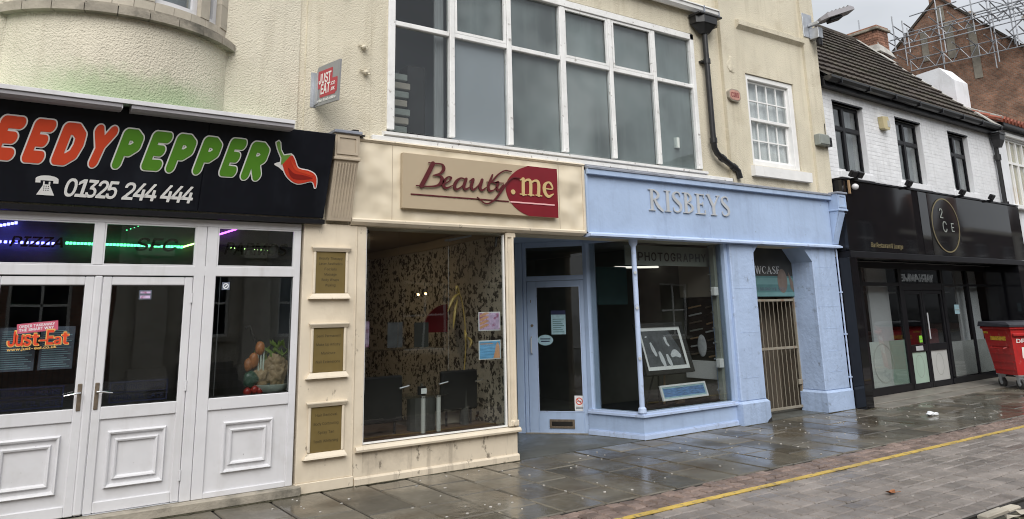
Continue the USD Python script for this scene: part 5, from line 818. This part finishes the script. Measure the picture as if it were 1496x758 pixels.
put('room', MD().box(0, U1-.1, 1.6, 1.7, 3.9, 5.8).box(0, U1, .36, 1.7, 3.85, 3.9), 'dark', W)
# roof
RP, RZ0, RZ1, RV0, RV1 = None, 5.80, 8.93, -.17, 2.95
sl_ = math.atan2(RZ1-RZ0, RV1-RV0); RLn = math.hypot(RZ1-RZ0, RV1-RV0)
RT = np.eye(4); RT[:3, 1] = (0, math.cos(sl_), math.sin(sl_)); RT[:3, 2] = (0, -math.sin(sl_), math.cos(sl_)); RT[:3, 3] = (0, RV0, RZ0); RT = DM@RT   # local (u, up the slope, out)
rf = put('roof', M(RT).box(-.02, 7.30, .0, RLn, -.12, -.035).box(-.02, 7.28, RLn, RLn+.02, -.12, -.03), 'black', W)
nc, nw = 14, 20; cw, cl = 7.34/nw, RLn/nc
for r in range(nc):
    for c_ in range(nw):
        m = M(RT); x0 = -.02+c_*cw; x1 = x0+cw-.006; x0 = max(x0, -.02); x1 = min(x1, 7.32); s0, s1 = r*cl-.03, (r+1)*cl+.03; j = random.uniform(-.004, .004)
        if x1-x0 < .05: continue
        prof = [(x0, 0), (x0+(x1-x0)*.3, -.0), (x0+(x1-x0)*.42, .010), (x0+(x1-x0)*.55, .0), (x0+(x1-x0)*.82, .0), (x0+(x1-x0)*.92, .012), (x1, .008)]
        V, Fc = [], []
        for (s_, b0) in ((s0, .046), (s1, -.006)):
            for (x, h_) in prof: V += [(x, s_, b0+h_+j), (x, s_, b0-.03)]
        n = len(prof)
        for i in range(n-1): a = 2*i; b = 2*n+2*i; Fc += [(a, a+2, b+2), (a, b+2, b), (a+1, a+3, a+2), (a+1, a+2, a)]
        m.add(V, Fc); put('tile', m, 'tile', rf)
for i in range(17): m = M(RT); m.tube([(-.02+.43*i+.004, RLn-.02, -.02), (-.02+.43*(i+1)-.004, RLn-.02, -.02)], .11, 10); put('ridge_tile', m, 'tile', rf)
put('verge', M(RT).box(7.305, 7.40, -.05, RLn, -.10, .035, .01), 'mortar', rf); put('flashing', M(RT).box(7.16, 7.42, RLn*.7, RLn, .05, .07, .004), 'mortar', rf); put('flashing', M(RT).box(7.2, 7.55, -.02, .55, .04, .075, .006), 'mortar', rf)
g = thing('black_gutter', 'black gutter under the brown tiled roof', 'gutter', tuple((DM@[3, -.2, 5.76, 1])[:3]), DA); put('trough', MD().hull([(x, y, z) for x in (-.02, 7.42) for y, z in ((-.30, 5.80), (-.30, 5.76), (-.26, 5.71), (-.19, 5.70), (-.15, 5.74), (-.15, 5.80))]), 'blackiron', g); put('fascia_board', MD().box(-.02, 7.42, -.145, -.005, 5.63, 5.80, .004), 'black', g)
for i in range(8): put('bracket', MD().box(.3+i, .33+i, -.306, -.14, 5.69, 5.79), 'black', g)
dp = thing('rainwater_pipe', 'black rainwater pipe with ornate head at the right end of the white brick wall', 'drainpipe', tuple((DM@[7.45, -.12, 3.9, 1])[:3]), DA)
put('hopper', MD().hull([(7.42+a, -.14+b, zz) for zz, k in ((5.62, 1), (5.48, .9), (5.30, .4)) for a in (-.15*k, .15*k) for b in (-.11*k, .09)]).box(7.25, 7.59, -.27, -.04, 5.60, 5.65, .01), 'blackiron', dp); put('pipe', MD().tube([(7.42, -.08, 5.72), (7.42, -.08, 5.3), (7.43, -.08, 3.93)], .05, 10), 'blackiron', dp, smooth=40); put('collar', MD().tube([(7.42, -.08, 5.14), (7.42, -.08, 5.0)], .075, 10), 'blackiron', dp); put('collar', MD().tube([(7.43, -.08, 4.0), (7.43, -.08, 3.9)], .08, 10), 'blackiron', dp)
o = thing('alarm_box', 'yellowed alarm box on the white brick between the first two black windows', 'alarm box', tuple((DM@[2.2, -.05, 5.2, 1])[:3]), DA); put('case', MD().hull([(2.05+a, y, 5.09+b) for y in (-.10, -.001) for a, b in ((0.02, .02), (.07, 0), (.24, 0), (.28, .1), (.22, .27), (.0, .25))]), 'termgrey', o); put('lens', MD().box(2.22, 2.31, -.09, -.105, 5.14, 5.28, .006), 'frostgrey', o)
# chimneys behind
o = thing('brick_chimney', 'squat red brick chimney with a stone cap behind the brown tiled roof', 'chimney', (19.75, 10.8, 8.5)); zz = 7.6; rr = 0
while zz < 9.10:
    for side, (px, py, L) in enumerate(((19.5, 10.4, .52), (19.5, 10.4, .85))):
        q = -(rr % 2)*.11
        while q < L-.02:
            a, b = max(q, 0), min(q+.215, L); d = random.uniform(0, .006); m = M()
            if zz > 8.2: put('brick', m.box(px+a, px+b, py-.02-d, py+.05, zz, zz+.065) if side == 0 else m.box(px-.02-d, px+.05, py+a, py+b, zz, zz+.065), 'chimbrick', o)
            q += .225
    zz += .075; rr += 1
put('core', B(19.5, 20.02, 10.41, 11.25, 7.0, 9.09), 'mortar', o); put('cap', M().box(19.42, 20.10, 10.32, 11.33, 9.10, 9.17, .01), 'stone', o); put('cap_course', M().box(19.46, 20.06, 10.36, 11.29, 9.17, 9.23, .01), 'chimbrick', o); put('flaunching', M().hull([(x, y, z) for x, y, z in [(19.40, 10.30, 8.45), (20.2, 10.30, 8.35), (19.40, 11.3, 8.5), (20.2, 11.3, 8.5), (19.5, 10.40, 8.75), (20.05, 10.40, 8.62), (19.5, 11.2, 8.7), (20.05, 11.2, 8.7)]]), 'mortar', o); put('aerial', M().tube([(19.55, 10.9, 9.2), (19.55, 10.9, 9.55)], .02, 5), 'steel', o)
o = thing('white_stack', 'white rendered stack rising behind the right end of the brown roof', 'chimney', (20, 9.3, 7)); put('stack', M().hull([(x, y, z) for x in (20.0, 20.7) for y, z in ((8.82, 5.9), (8.82, 7.30), (9.15, 7.72), (9.75, 7.68), (9.95, 7.3), (9.95, 5.9))]), 'wrender', o)
# black fascia (plane v = -.25) and spotlights
fs = thing('restaurant_fascia', 'polished black fascia with a gold oval ring and small gold lettering', 'sign', tuple((DM@[3.6, -.25, 3.2, 1])[:3]), DA); FV = -.25
for a, b, tl in ((-.02, 2.48, 0), (2.485, 2.72, .004), (2.725, 3.12, -.010), (3.125, 4.40, .006), (4.405, 7.05, -.004), (7.055, 7.62, .012)):
    m = MD(); m.hull([(a, FV+tl, 2.62), (b, FV-tl, 2.62), (a, FV+tl, 3.86), (b, FV-tl, 3.86), (a, FV+.06, 2.62), (b, FV+.06, 2.62), (a, FV+.06, 3.86), (b, FV+.06, 3.86)]); put('panel', m, 'blackgloss', fs)
put('backing', MD().box(-.02, 7.62, FV+.061, 0, 2.62, 3.865).box(-.03, 7.63, FV-.02, FV+.3, 3.87, 3.905, .004).box(-.02, 7.62, FV-.02, .3, 2.50, 2.612, .005), 'black', fs)
ovr = affinity.translate(affinity.scale(Point(0, 0).buffer(1, 32), .60, .555), 3.77, 3.24).difference(affinity.translate(affinity.scale(Point(0, 0).buffer(1, 32), .575, .53), 3.77, 3.24)); put('oval_ring', MD().plate(ovr, FV-.008, .004), 'goldline', fs)
for s, x, z, h_, wd in (('2', 3.55, 3.38, .20, .14), ('C', 3.62, 3.10, .22, .18), ('E', 4.0, 3.12, .18, .12)): m = MD(); lay(m, text(s, h_, wd), x, z, FV-.008, .003); put('letter', m, 'boxgrey', fs)
m = MD(); lay(m, text('Bar Restaurant & Lounge', .085, 1.15, False, .2), .72, 2.70, FV-.006, .003); put('lettering', m, 'goldline', fs)
for i, u in enumerate((.35, 2.25, 4.55, 6.0)):
    o = thing('spotlight', ['black twin spotlight nearest the blue fascia, above the black shopfront', 'black spotlight between the first two black windows', 'black spotlight above the gold oval', 'black spotlight under the third black window'][i], 'spotlight', tuple((DM@[u, FV-.1, 3.9, 1])[:3]), DA, group='spotlights on the black fascia')
    TL = DM@rotz_at(u, FV-.10, 0); TL[2, 3] = 3.97
    rx = np.eye(4); a_ = math.radians(35); rx[1:3, 1:3] = [[math.cos(a_), -math.sin(a_)], [math.sin(a_), math.cos(a_)]]
    for k in ((-.12, .10) if i == 0 else (0,)):
        put('head', M(TL@rx).box(k-.085, k+.085, -.03, .04, -.06, .06, .01), 'black', o); put('lens', M(TL@rx).box(k-.07, k+.07, .041, .045, -.05, .05), 'frostgrey', o)
    put('arm', M(TL).box(-.012, .012, -.01, .12, -.10, -.05), 'black', o)
o = thing('dome_camera', 'small white dome camera on a rusty bracket at the left end of the black fascia', 'camera', tuple((DM@[.2, -.35, 3.75, 1])[:3]), DA); put('dome', MD().ell((.24, FV-.10, 3.74), (.06, .06, .055), 2), 'upvc', o, smooth=True); put('bracket', MD().box(.13, .17, FV-.05, FV-.022, 3.62, 3.86), 'woodl', o)
# shopfront, recessed
Q = thing('restaurant_shopfront', 'black recessed shopfront with frosted lower panes under the black fascia', 'shopfront', tuple((DM@[3.6, .4, 0, 1])[:3]), DA); SV = .45
put('pilaster', MD().box(-.07, .17, -.27, .5, 0, 2.50, .006), 'blackgloss', Q); put('pilaster', MD().box(7.05, 7.45, -.27, .5, 0, 2.50, .006), 'blackgloss', Q); put('return_panel', MD().box(.175, 1.42, SV-.02, SV+.06, .0, 2.5), 'black', Q); put('return_panel', MD().box(7.16, 7.6, SV-.02, SV+.06, 0, 2.5), 'black', Q)
put('head', MD().box(1.42, 7.16, SV-.03, SV+.06, 2.385, 2.5, .004).box(-.05, 7.5, -.25, SV+.1, 2.501, 2.52), 'black', Q); put('stall_riser', MD().box(1.42, 3.02, SV-.03, SV+.06, .0, .17, .004), 'black', Q); put('stall_riser', MD().box(4.70, 7.16, SV-.03, SV+.06, 0, .15, .004), 'black', Q)
m = MD(); 
for x in (1.42, 2.90, 4.72, 5.965): m.box(x, x+(.09 if x != 2.90 else .13), SV-.03, SV+.06, .172 if x != 2.9 else .0, 2.384, .005)
m.box(4.72+.09, 4.84, SV-.03, SV+.06, .0, 2.384, .005); m.box(7.10, 7.158, SV-.03, SV+.06, .15, 2.384, .005); m.box(3.03, 4.72, SV-.028, SV+.058, 1.96, 2.105, .004); m.box(1.51, 2.90, SV-.028, SV+.058, 2.045, 2.115, .004); m.box(4.84, 5.965, SV-.028, SV+.058, 2.045, 2.09, .004); m.box(6.055, 7.10, SV-.028, SV+.058, 2.045, 2.09, .004); put('frame', m, 'black', Q)
for (a, b, z0, z1) in ((1.51, 2.90, 2.115, 2.384), (3.03, 4.72, 2.105, 2.384), (4.84, 5.965, 2.09, 2.384), (6.055, 7.10, 2.09, 2.384)): put('transom_pane', MD().box(a, b, SV, SV+.006, z0, z1), 'glassD', Q)
for (a, b, z0) in ((1.51, 2.90, .17), (4.84, 5.965, .15), (6.055, 7.10, .15)): put('window_pane', MD().box(a, b, SV, SV+.006, z0, 2.045), 'glassD', Q)
for (a, b) in ((3.035, 3.80), (3.815, 4.715)):
    m = MD(); m.box(a, a+.075, SV-.015, SV+.04, .01, 1.955, .004); m.box(b-.075, b, SV-.015, SV+.04, .01, 1.955, .004); m.box(a+.075, b-.075, SV-.014, SV+.039, .01, .14, .004); m.box(a+.075, b-.075, SV-.014, SV+.039, 1.88, 1.955, .004); m.box(a+.075, b-.075, SV-.014, SV+.039, .74, .88, .004); dd = put('door', m, 'black', Q)
    put('glass', MD().box(a+.07, b-.07, SV+.01, SV+.016, .87, 1.89), 'glassD', dd); put('lower_pane', MD().box(a+.07, b-.07, SV+.01, SV+.016, .13, .75), 'frostgreen' if a < 3.5 else 'frostgrey', dd)
    e_ = affinity.translate(affinity.scale(Point(0, 0).buffer(1, 20), .17, .22), (a+b)/2, .46); put('oval_line', MD().plate(e_.difference(e_.buffer(-.008)), SV+.0095, .001), 'boxgrey', dd)
    if a > 3.5: put('pull_handle', MD().tube([(a+.04, SV-.06, .98), (a+.04, SV-.06, 1.50)], .014, 7), 'silver', dd)
    else: put('letter_plate', MD().box(a+.25, b-.22, SV-.017, SV-.0145, .765, .855), 'silver', dd)
e1 = affinity.translate(affinity.scale(Point(0, 0).buffer(1, 24), .36, .36), 2.0, .60)
for (a, b, z1, mt) in ((1.51, 2.30, 1.0, 'frost'), (2.303, 2.90, 1.0, 'frostgreen'), (4.84, 5.965, .88, 'frostgrey'), (6.055, 7.10, .88, 'frostgrey')): put('frosted_film', MD().box(a, b, SV+.0065, SV+.0085, .17, z1), mt, Q)
put('oval_line', MD().plate(e1.difference(e1.buffer(-.012)).intersection(SB(1.51, .1, 2.9, 1)), SV+.0, .0015), 'boxgrey', Q)
for s, (u, z, w_, h_, mt) in enumerate(((3.50, .92, .12, .13, 'lime'), (5.25, 1.45, .22, .20, 'paperblue'))): o = thing(['lime_sticker', 'window_notice'][s], ['lime green square sticker on the glass of the black door', 'pale notice hung in the black shopfront window right of the doors'][s], ['sticker', 'notice'][s], tuple((DM@[u, SV, z, 1])[:3]), DA); put('sheet', MD().box(u, u+w_, SV+.0005-.004, SV-.0005, z, z+h_), mt, o); put('print', MD().box(u+.02, u+w_-.02, SV-.0052, SV-.0042, z+h_*.4, z+h_*.5), 'boxgrey', o)
m = MD(); m.box(.2, 7.5, 4.0, 4.1, 0, 2.9); m.box(.1, 7.6, SV+.08, 4, 2.55, 2.6); m.box(.1, .2, SV+.08, 4, 0, 2.6); m.box(7.4, 7.5, SV+.08, 4, 0, 2.6); m.box(.1, 7.5, SV+.07, 4, -.02, .015); put('dining_room', m, 'dark', Q)
put('inner_screen', MD().box(2.15, 2.92, SV+.22, SV+.26, .02, 2.4), 'passep', Q); put('inner_screen', MD().box(5.95, 7.0, SV+.2, SV+.25, .02, 2.45), 'passep', Q); put('dark_picture', MD().plate(ring(1.75, 2.14, 1.12, 1.9, .04).union(SB(1.75, 1.12, 2.14, 1.9)), SV+.5, .02), 'frameblack', Q); put('bar_rail', MD().tube([(1.55, SV+.35, 1.93), (5.9, SV+.35, 1.93)], .022, 6), 'silver', Q)
put('banquette', MD().box(3.3, 5.9, SV+.7, SV+1.2, .02, 1.12, .03), 'red2', Q); put('step', MD().box(.17, 7.05, -.10, SV-.035, .0015, .03, .008).box(.3, 7.05, -.45, -.105, -.02, .012, .006), 'stonestrip', Q)

# ================================================================== WHITE HOUSE AT THE RIGHT EDGE
E4 = thing('end_house', 'white rendered house with red tiled roof and cream blinds at the right edge', 'building', tuple((DM@[10, 0, 0, 1])[:3]), DA)
wd4 = SB(8.17, 3.97, 9.75, 5.66); m = MD().plate(SB(7.63, 2.95, 14, 5.95).difference(wd4), .34, .37).plate(SB(7.63, 0, 14, 2.95).difference(SB(8.05, -.1, 10.4, 2.0)).difference(Point(9.2, 1.9).buffer(1.15, 16)), .34, .35); put('wall', m, 'wrender', E4)
m = MD(); m.plate(ring(8.17, 9.75, 3.97, 5.66, .05), .12, .09)
for x in (8.55, 8.95, 9.35): m.box(x-.03, x+.03, .03, .12, 4.02, 5.61)
m.box(8.22, 9.70, .032, .118, 5.03, 5.09); wn = put('window', m, 'sashw', E4)
for i, (a, b) in enumerate(((8.22, 8.52), (8.58, 8.92), (8.98, 9.32), (9.38, 9.70))):
    for z0, z1 in ((4.02, 5.03), (5.09, 5.61)): put('pane', MD().box(a, b, .07, .074, z0, z1), 'upglass', wn); put('blind', MD().box(a, b, .10, .105, z0, z1), 'creamblind', wn)
put('card', MD().box(8.40, 8.52, .09, .095, 4.02, 4.45).box(8.585, 8.80, .09, .095, 4.02, 4.5), 'orange', wn); put('sill', MD().box(8.05, 9.85, -.16, .1, 3.87, 3.965, .006), 'sashw', wn); put('cornice', MD().box(8.1, 9.9, -.09, -.025, 5.69, 5.78, .006), 'sashw', E4)
put('eaves', MD().box(7.63, 14, -.25, .0, 5.86, 5.965, .004), 'black', E4); m = MD()
sl4 = math.atan2(1.0, 1.9); T4 = np.eye(4); T4[:3, 1] = (0, math.cos(sl4), math.sin(sl4)); T4[:3, 2] = (0, -math.sin(sl4), math.cos(sl4)); T4[:3, 3] = (0, -.27, 5.975); T4 = DM@T4
r4 = put('roof', M(T4).box(7.5, 14, 0, 2.15, -.05, 0), 'redtile', E4); m = M(T4)
for r in range(8):
    for q in range(30): x = 7.45+.21*q; m.tube([(x, r*.27-.02, .035), (x, r*.27+.27, .012)], .07, 6)
put('pantiles', m, 'redtile', r4, kind='stuff'); put('verge', M(T4).box(7.40, 7.50, -.02, 2.15, -.02, .09, .01), 'mortar', r4)
m = MD(); m.box(7.64, 10.6, .9, 1.0, 0, 3.1); m.box(7.6, 7.64, .35, 1, 0, 3.1); put('arch_room', m, 'dark', E4); put('arch_lining', MD().plate(SB(8.05, 0, 10.4, 1.95).union(Point(9.2, 1.9).buffer(1.15, 16)).difference(SB(8.16, 0, 10.3, 1.85).union(Point(9.2, 1.85).buffer(1.05, 16))), .36, .40), 'blackgloss', E4); m = MD(); lay(m, text('11', .14, .12), 8.25, 1.75, .3, .01); put('door_number', m, 'brass', E4)

# ================================================================== RED BIN
bn = thing('wheeled_bin', 'large red wheeled waste bin with dark lid at the right edge of the pavement', 'bin', (17.2, 7.2, 0)); TBn = rotz_at(16.80, 7.08, -30)
mb = M(TBn); top, bot = 1.16, .27
body = [(x, y, z) for z, x0, x1, y0, y1 in ((bot, .06, 1.24, .06, .66), (top, 0, 1.34, 0, .82)) for x in (x0, x1) for y in (y0, y1)]
put('body', mb.hull(body), 'binred', bn)
put('rim', M(TBn).box(-.03, 1.37, -.035, .85, top-.01, top+.04, .012), 'binred', bn); put('lid', M(TBn).hull([(x, y, z) for x, y, z in [(-.05, -.06, top+.042), (1.39, -.06, top+.042), (-.05, .88, top+.042), (1.39, .88, top+.042), (-.05, -.06, top+.08), (1.39, -.06, top+.08), (.0, .10, top+.13), (1.34, .10, top+.13), (-.03, .86, top+.14), (1.37, .86, top+.14)]]), 'binlid', bn)
put('front_ledge', M(TBn).box(.02, 1.32, -.05, .01, 1.02, 1.08, .012), 'binred', bn)
TLf = TBn@np.array([[0, .065*0, 0, 0], [0, 1, 0, 0], [0, 0, 1, 0], [0, 0, 0, 1.]])
def leftface(m, y0, y1, z0, z1, d):  # a piece lying on the sloping left side
    V = []
    for (y, z) in ((y0, z0), (y1, z0), (y1, z1), (y0, z1)):
        x = .06*(top-z)/(top-bot); V += [(x-d, y, z), (x+.004, y, z)]
    return m.hull(V)
put('yellow_label', leftface(M(TBn), .18, .62, .93, 1.01, .004), 'binyel', bn); put('yellow_label', leftface(M(TBn), .66, .80, 1.06, 1.10, .004), 'binyel', bn)
for z in (.82, .66, .50, .36): put('swage', leftface(M(TBn), .10, .68, z, z+.025, .012), 'binred', bn)
put('grab_handle', M(TBn).tube([(.0, .18, .79), (-.05, .20, .78), (-.05, .58, .78), (.0, .60, .79)], .012, 6), 'binred', bn)
def frontface(m, vf, x, z, t):
    v, f = vf; q = np.stack([x+v[:, 0], np.zeros(len(v)), z+v[:, 1]], 1); q[:, 1] = .06*(top-q[:, 2])/(top-bot)-.003-v[:, 2]*t; return m.add(q, f)
put('lettering', frontface(M(TBn), text('DRY & MIXED', .075, .95, True), .10, .89, .002), 'white', bn); put('lettering', frontface(M(TBn), text('BIFFA', .20, .85, True), .20, .60, .002), 'white', bn)
for (x, y) in ((.14, .12), (1.16, .12), (.14, .62), (1.16, .62)):
    w_ = put('wheel', M(TBn).tube([(x-.025, y, .10), (x+.025, y, .10)], .10, 16), 'rubber', bn, smooth=40); put('hub', M(TBn).tube([(x-.032, y, .10), (x+.032, y, .10)], .045, 10), 'steel', w_); put('fork', M(TBn).hull([(x+a, y+b, z) for z, k in ((.10, .4), (.26, 1)) for a in (-.045, .045) for b in (-.05*k, .06*k)]).box(x-.07, x+.07, y-.07, y+.07, .25, .272), 'steel', w_)

# ================================================================== BRICK GABLE BUILDING AND SCAFFOLD (far right, behind)
kk = 1.8; vd = np.array([.174, -.985, 0]); vd /= np.linalg.norm(vd); yv = np.array([-vd[1], vd[0], 0])   # u runs to the right along the gable, y into it
TG = np.eye(4); TG[:3, 0], TG[:3, 1], TG[:3, 2] = vd*kk, yv*kk, np.array([0, 0, kk]); TG[:3, 3] = np.array([27*kk, 9.4*kk, 1.705-1.705*kk])
GB = thing('brick_gable_building', 'tall old brick building with a gable end and rendered strips behind the roofs', 'building', (48.6, 16.9, 0))
gp = Polygon([(-5.1, .8), (1.8, .8), (1.8, 9.85), (-.37, 9.85), (-2.5, 12.15), (-5.1, 9.7)]); put('gable_wall', M(TG).plate(gp, .25, .25), 'brickgable', GB)
put('roof_slope', M(TG).add(*(lambda: (np.array([(u, y, z+d) for (u, z) in ((-2.5, 12.17), (-5.3, 9.50)) for y in (-.06, 5) for d in (0, .10)]), BF_ if False else ConvexHull(np.array([(u, y, z+d) for (u, z) in ((-2.5, 12.17), (-5.3, 9.50)) for y in (-.06, 5) for d in (0, .10)])).simplices))()), 'tile', GB); hp_ = np.array([(u, y, z+d) for (u, z) in ((-2.5, 12.17), (-.25, 9.74)) for y in (-.06, 5) for d in (0, .10)]); put('roof_slope', M(TG).hull(hp_), 'tile', GB)
put('side_wall', M(TG).box(-5.1, -4.9, .26, 5, .8, 9.6).box(-.4, 1.8, 4.9, 5, .8, 9.8), 'brickgable', GB)
for (a, b, z0, z1) in ((-3.21, -3.0, 10.0, 11.1), (-2.42, -2.16, 9.9, 11.25), (-1.73, -1.49, 9.02, 10.95), (-2.62, -2.36, 11.3, 11.9)): put('rendered_strip', M(TG).box(a, b, -.03, .05, z0, z1, .005), 'greyrender', GB)
def bchim(u0, u1, z0, z1, y0, y1):
    o = put('chimney', M(TG).box(u0, u1, y0, y1, z0, z1, .005), 'brickgable', GB); put('cap', M(TG).box(u0-.04, u1+.04, y0-.04, y1+.04, z1-.12, z1-.04, .005), 'stone', o)
bchim(-2.78, -2.2, 11.7, 12.75, -.01, .45); bchim(-1.92, -1.70, 10.5, 11.68, .8, 1.1); bchim(-.22, .5, 9.7, 11.0, .6, 1.2)
SC = thing('scaffold', 'galvanised tube scaffold with lattice beams round the brick gable', 'scaffold', (46, 16, 10)); r_ = .0205
def tb(name, *pts, r=r_): put(name, M(TG).tube(pts, r, 6), 'scaffoldtube', SC)
y1, y2 = -.15, -.85
for u, z0, z1 in ((-3.69, 9.94, 11.55), (-2.55, 9.55, 12.2), (-1.03, 9.2, 12.0), (-.42, 9.85, 11.9), (.6, 9.8, 11.7)): tb('standard', (u, y1-.02, z0), (u, y1-.02, z1+.1))
for u, z0, z1 in ((-3.80, 10.4, 11.66), (-3.35, 10.2, 11.1), (-2.26, 9.9, 11.5), (-1.34, 10.3, 11.5), (-.80, 9.2, 11.2), (-.2, 9.6, 11.3), (.35, 9.6, 11.4)): tb('standard', (u, y2, z0), (u, y2, z1))
def beam(u0, u1, zb, zt, y, n):
    tb('ledger', (u0, y, zb), (u1, y, zb+.02)); tb('ledger', (u0, y, zt), (u1, y, zt+.02)); s = (u1-u0)/n
    for i in range(n): a = u0+i*s; tb('brace', (a, y, zb if i % 2 else zt), (a+s*.96, y, zt if i % 2 else zb), r=.016)
    for i in range(0, n, 4): tb('post', (u0+i*s+.02, y, zb), (u0+i*s+.02, y, zt), r=.016)
beam(-3.6, 1.2, 9.72, 10.13, y1-.04, 18); beam(-3.66, 1.2, 10.76, 11.14, y1-.04, 18)
beam(-3.2, 1.2, 9.42, 9.80, y2-.03, 16) if False else None
for z in (10.36, 10.78): tb('ledger', (-3.96, y2-.03, z), (1.2, y2-.03, z+.06))
for (u0, u1, z0, z1, y) in ((-3.43, -1.9, 11.74, 11.82, y1), (-2.0, -.6, 11.57, 11.6, y1), (-1.6, .9, 11.25, 11.3, y1), (-1.3, 1.0, 11.0, 11.05, y2), (-1.1, 1.0, 11.5, 11.2, y2), (-.9, 1.0, 10.65, 10.66, y2), (-.6, 1.0, 11.45, 11.5, y1), (-.5, .6, 11.8, 11.55, y1), (-1.0, .4, 10.85, 11.5, y1), (-.4, .9, 10.1, 11.1, y2), (-.8, .5, 11.3, 10.4, y2)): tb('rail', (u0, y, z0), (u1, y, z1))
for u in (-4.05, -3.72, -3.38, -2.58, -2.0, -1.55, -1.06, -.78, -.45, -.1, .3, .6):
    for z in (10.13, 10.78, 11.2): tb('transom', (u, -1.05, z+.02), (u, .02 if z < 10.9 else .5, z+.03))
for (u, z) in ((-2.55, 10.13), (-2.55, 10.76), (-2.55, 11.74), (-1.03, 10.13), (-1.03, 10.78), (-1.03, 11.25), (-3.69, 10.76), (-1.03, 11.57), (-.42, 11.27)): put('coupler', M(TG).box(u-.035, u+.035, y1-.07, y1+.02, z-.035, z+.035, .01), 'scaffoldtube', SC)

# ================================================================== ACROSS THE LANE (seen in the glass and the wet stone)
OY = -6.0
struct('far_pavement', B(-30, 70, -6, -4.6, -.2, .0), 'slab', label='pavement on the camera side of the street')
def facade_across(name, label, x0, x1, h, matl, wx, ww, rows):
    o = thing(name, label, 'building', ((x0+x1)/2, OY, 0)); hs = [SB(x-ww/2, a, x+ww/2, b) for x in wx for a, b in rows]
    m = M(); e = SB(x0, 0, x1, h).difference(unary_union(hs)) if hs else SB(x0, 0, x1, h)
    m.plate(e, OY, .3); m.box(x0, x1, OY-6, OY-.3, h-.1, h+.3); put('wall', m, matl, o)
    for x in wx:
        for a, b in rows:
            wn = put('window', M().plate(ring(x-ww/2, x+ww/2, a, b, .07), OY-.1, .06).box(x-ww/2, x+ww/2, OY-.15, OY-.11, (a+b)/2-.03, (a+b)/2+.03).box(x-.03, x+.03, OY-.15, OY-.11, a, b), 'sashw', o); put('pane', B(x-ww/2, x+ww/2, OY-.17, OY-.165, a, b), 'blackgloss', wn); put('sill', B(x-ww/2-.1, x+ww/2+.1, OY-.1, OY+.12, a-.12, a-.003), 'stone_pale', wn)
    put('parapet', B(x0, x1, OY-.3, OY+.1, h, h+.25), 'stone_pale', o); return o
facade_across('brick_house_across', 'dark red brick house across the lane with white sash windows', -14, 2.7, 7.2, 'brickopp', (-9, -5, -1.5, 1.1), 1.3, ((1.3, 2.9), (4.6, 6.5)))
o = facade_across('stone_house_across', 'pale stone house with tall pilasters across the lane', 2.7, 9.5, 7.0, 'stone_across', (4.9, 7.4), 1.2, ((1.2, 3.0), (4.6, 6.6)))
for x in (3.5, 6.15, 8.7): put('pilaster', M().box(x-.35, x+.35, OY+.02, OY+.3, .5, 3.6, .02).box(x-.45, x+.45, OY+.01, OY+.4, .0, .5, .02).box(x-.45, x+.45, OY+.01, OY+.4, 3.3, 3.62, .02), 'stone_across', o)
put('entablature', B(2.8, 9.4, OY+.01, OY+.45, 3.63, 4.1), 'stone_pale', o)
for i in range(4): put('step', B(4.2, 5.6, OY+.02, OY+1.2-.3*i, .15*i, .15*i+.148), 'stonestrip', o)
rl = thing('iron_railings', 'black iron railings in front of the brick house across the lane', 'railings', (0, OY+.9, 0))
for i in range(40): x = -2.4+.12*i; put('bar', M().tube([(x, OY+.9, .1), (x, OY+.9, 1.45)], .012, 5), 'blackiron', rl)
put('rail', B(-2.5, 2.6, OY+.88, OY+.92, 1.22, 1.26), 'blackiron', rl); put('rail', B(-2.5, 2.6, OY+.88, OY+.92, .1, .14), 'blackiron', rl)
facade_across('shop_across', 'brown brick shop building across the lane further along', 9.5, 27, 6.9, 'brickdark', (11.5, 14.5, 17.5, 20.5, 23.5), 1.6, ((.6, 2.7), (4.4, 6.2)))
facade_across('pale_shop_across', 'long brown shop building far along across the lane', 27, 45, 8.5, 'brickdark', (29, 32, 35, 38, 41), 1.8, ((.6, 2.7), (4.4, 6.2)))
facade_across('end_shop_across', 'long brick building at the far end across the lane', 56, 110, 6.4, 'brickdark', tuple(range(58, 110, 5)), 2.0, ((.6, 2.7), (4.0, 5.6)))
o = facade_across('sign_shop_across', 'dark shop across the lane with a long lettered sign seen mirrored in the black shopfront', 45, 56, 5.7, 'brickdark', (46.5, 49.2, 51.9, 54.5), 1.2, ((4.2, 5.4),)); [put('gable', M().plate(Polygon([(a, 5.96), (a+2.7, 5.96), (a+1.5, 8.0)]), OY, .3), 'brickdark', o) for a in (45.1, 48.9, 52.9)]; [put('chimney', M().box(a, a+.5, OY-.8, OY-.3, 5.96, 8.4, .01), 'chimbrick', o) for a in (48.2, 52.2)]; [put('pale_pier', B(a, b, OY+.002, OY+.12, 3.8, 5.69), 'stone_across', o) for a, b in ((47.6, 48.3), (50.4, 51.1), (53.0, 53.9))]; put('sign_board', B(45.2, 55.8, OY+.001, OY+.02, 2.85, 3.75), 'black', o); put('shop_window', B(45.5, 55.5, OY+.001, OY+.03, .4, 2.7), 'blackgloss', o)
m = M(); v, f = text('WARHAMMER', .44, 5.0, True); q = np.stack([52.1-v[:, 0], OY+.02+v[:, 2]*.03, 3.02+v[:, 1]], 1); put('sign_letters', m.add(q, f), 'white', o)
print('triangles', TRIS[0], 'prims', sum(USED.values())+len(USED))
